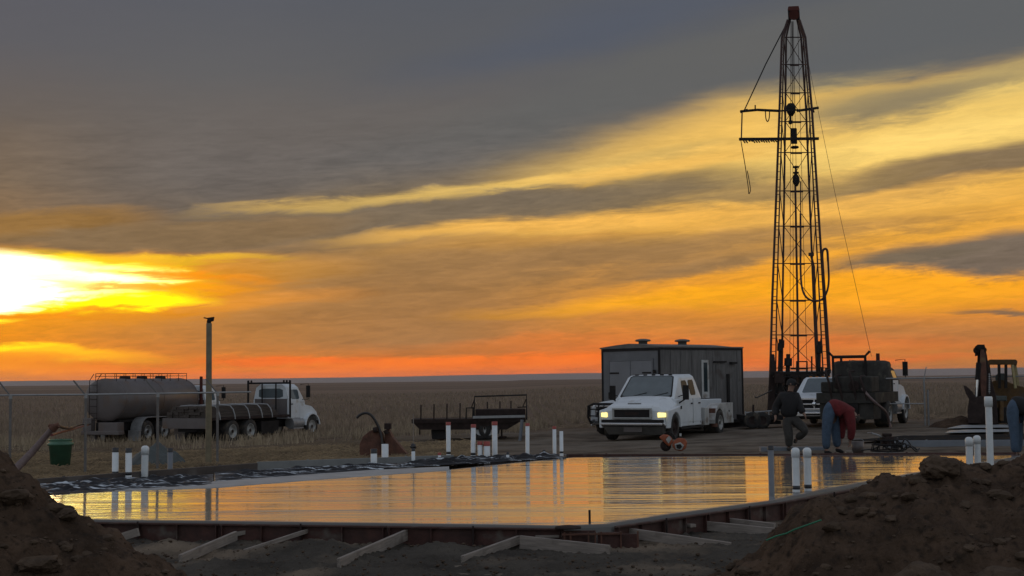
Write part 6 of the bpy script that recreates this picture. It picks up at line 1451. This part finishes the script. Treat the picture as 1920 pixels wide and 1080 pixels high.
f = MB(); f.box(-.13, .13, -.12, .12, .16, .38); f.cyl((.0, -.14, .3), (0, -.2, .3), .09, n=12); f.box(-.1, .1, -.08, .08, .385, .45); part('engine', f, 'dark_steel', root, .02)
f = MB(); f.tube(catmull([(-.1, 0, .35), (-.22, -.02, .42), (-.38, -.03, .46)]), .018, 6); f.tube([(-.36, -.16, .47), (-.40, .12, .46)], .016, 6); part('handle', f, 'galv', root)
f = MB(); rn = random.Random(8)
for k in range(9):
    pts = []; x, y = rn.uniform(-.1, .3), rn.uniform(-.15, .2)
    for j in range(6): pts.append((x, y, .03 + rn.random() * (.34 - .05 * j))); x += rn.uniform(-.02, .16) * (1 if k % 2 else -1); y += rn.uniform(-.1, .1)
    f.tube(catmull(pts, 5), .018, 5)
o = f.build('tangled_hose', 'hose_black', loc=(p.x + .22, Yt + .3, z0)); tag(o, 'tangle of black hose lying around the black ring-guarded machine', 'hose')
f = MB(); f.box(-.2, .2, -.05, .05, 0, .012); rt = thing('hand_float', 'small grey hand float on the rim below the hands of the red sweatshirt person', 'hand tool', at(1592, 849, 31.2), R(10)); rt.location.z = .004
part('plate', f, 'galv', rt); part('grip', MB().tube([(-.08, 0, .012), (-.07, 0, .06), (.07, 0, .06), (.08, 0, .012)], .014, 6), 'lumber', rt)
p = at(1640, 846, 32.6); f = MB(); f.lathe([(.001, .0), (.13, .0), (.15, .26), (.14, .26), (.12, .02), (.001, .02)], n=18); rt = thing('bucket', 'grey pail on the rim between the bending person and the black machine', 'bucket', (at(1608, 846, 32.2).x, 32.2, gz(7.8, 32.2) + .02)); part('shell', f, 'tank_grey', rt); part('handle', MB().tube(catmull([(-.15, 0, .25), (-.1, 0, .31), (.1, 0, .31), (.15, 0, .25)]), .007, 5), 'galv', rt)

# ================================================================== HAZE
hz = bpy.data.materials.new('haze'); hz.use_nodes = True; t = hz.node_tree; t.nodes.clear()
pv = t.nodes.new('ShaderNodeVolumePrincipled'); pv.inputs['Color'].default_value = (.88, .72, .66, 1); pv.inputs['Density'].default_value = 4.5e-5; pv.inputs['Anisotropy'].default_value = 0.0
ou = t.nodes.new('ShaderNodeOutputMaterial'); t.links.new(pv.outputs[0], ou.inputs['Volume'])
tag(MB().box(-9500, 9500, -150, 14600, -9, 75).build('haze', hz), kind='stuff')
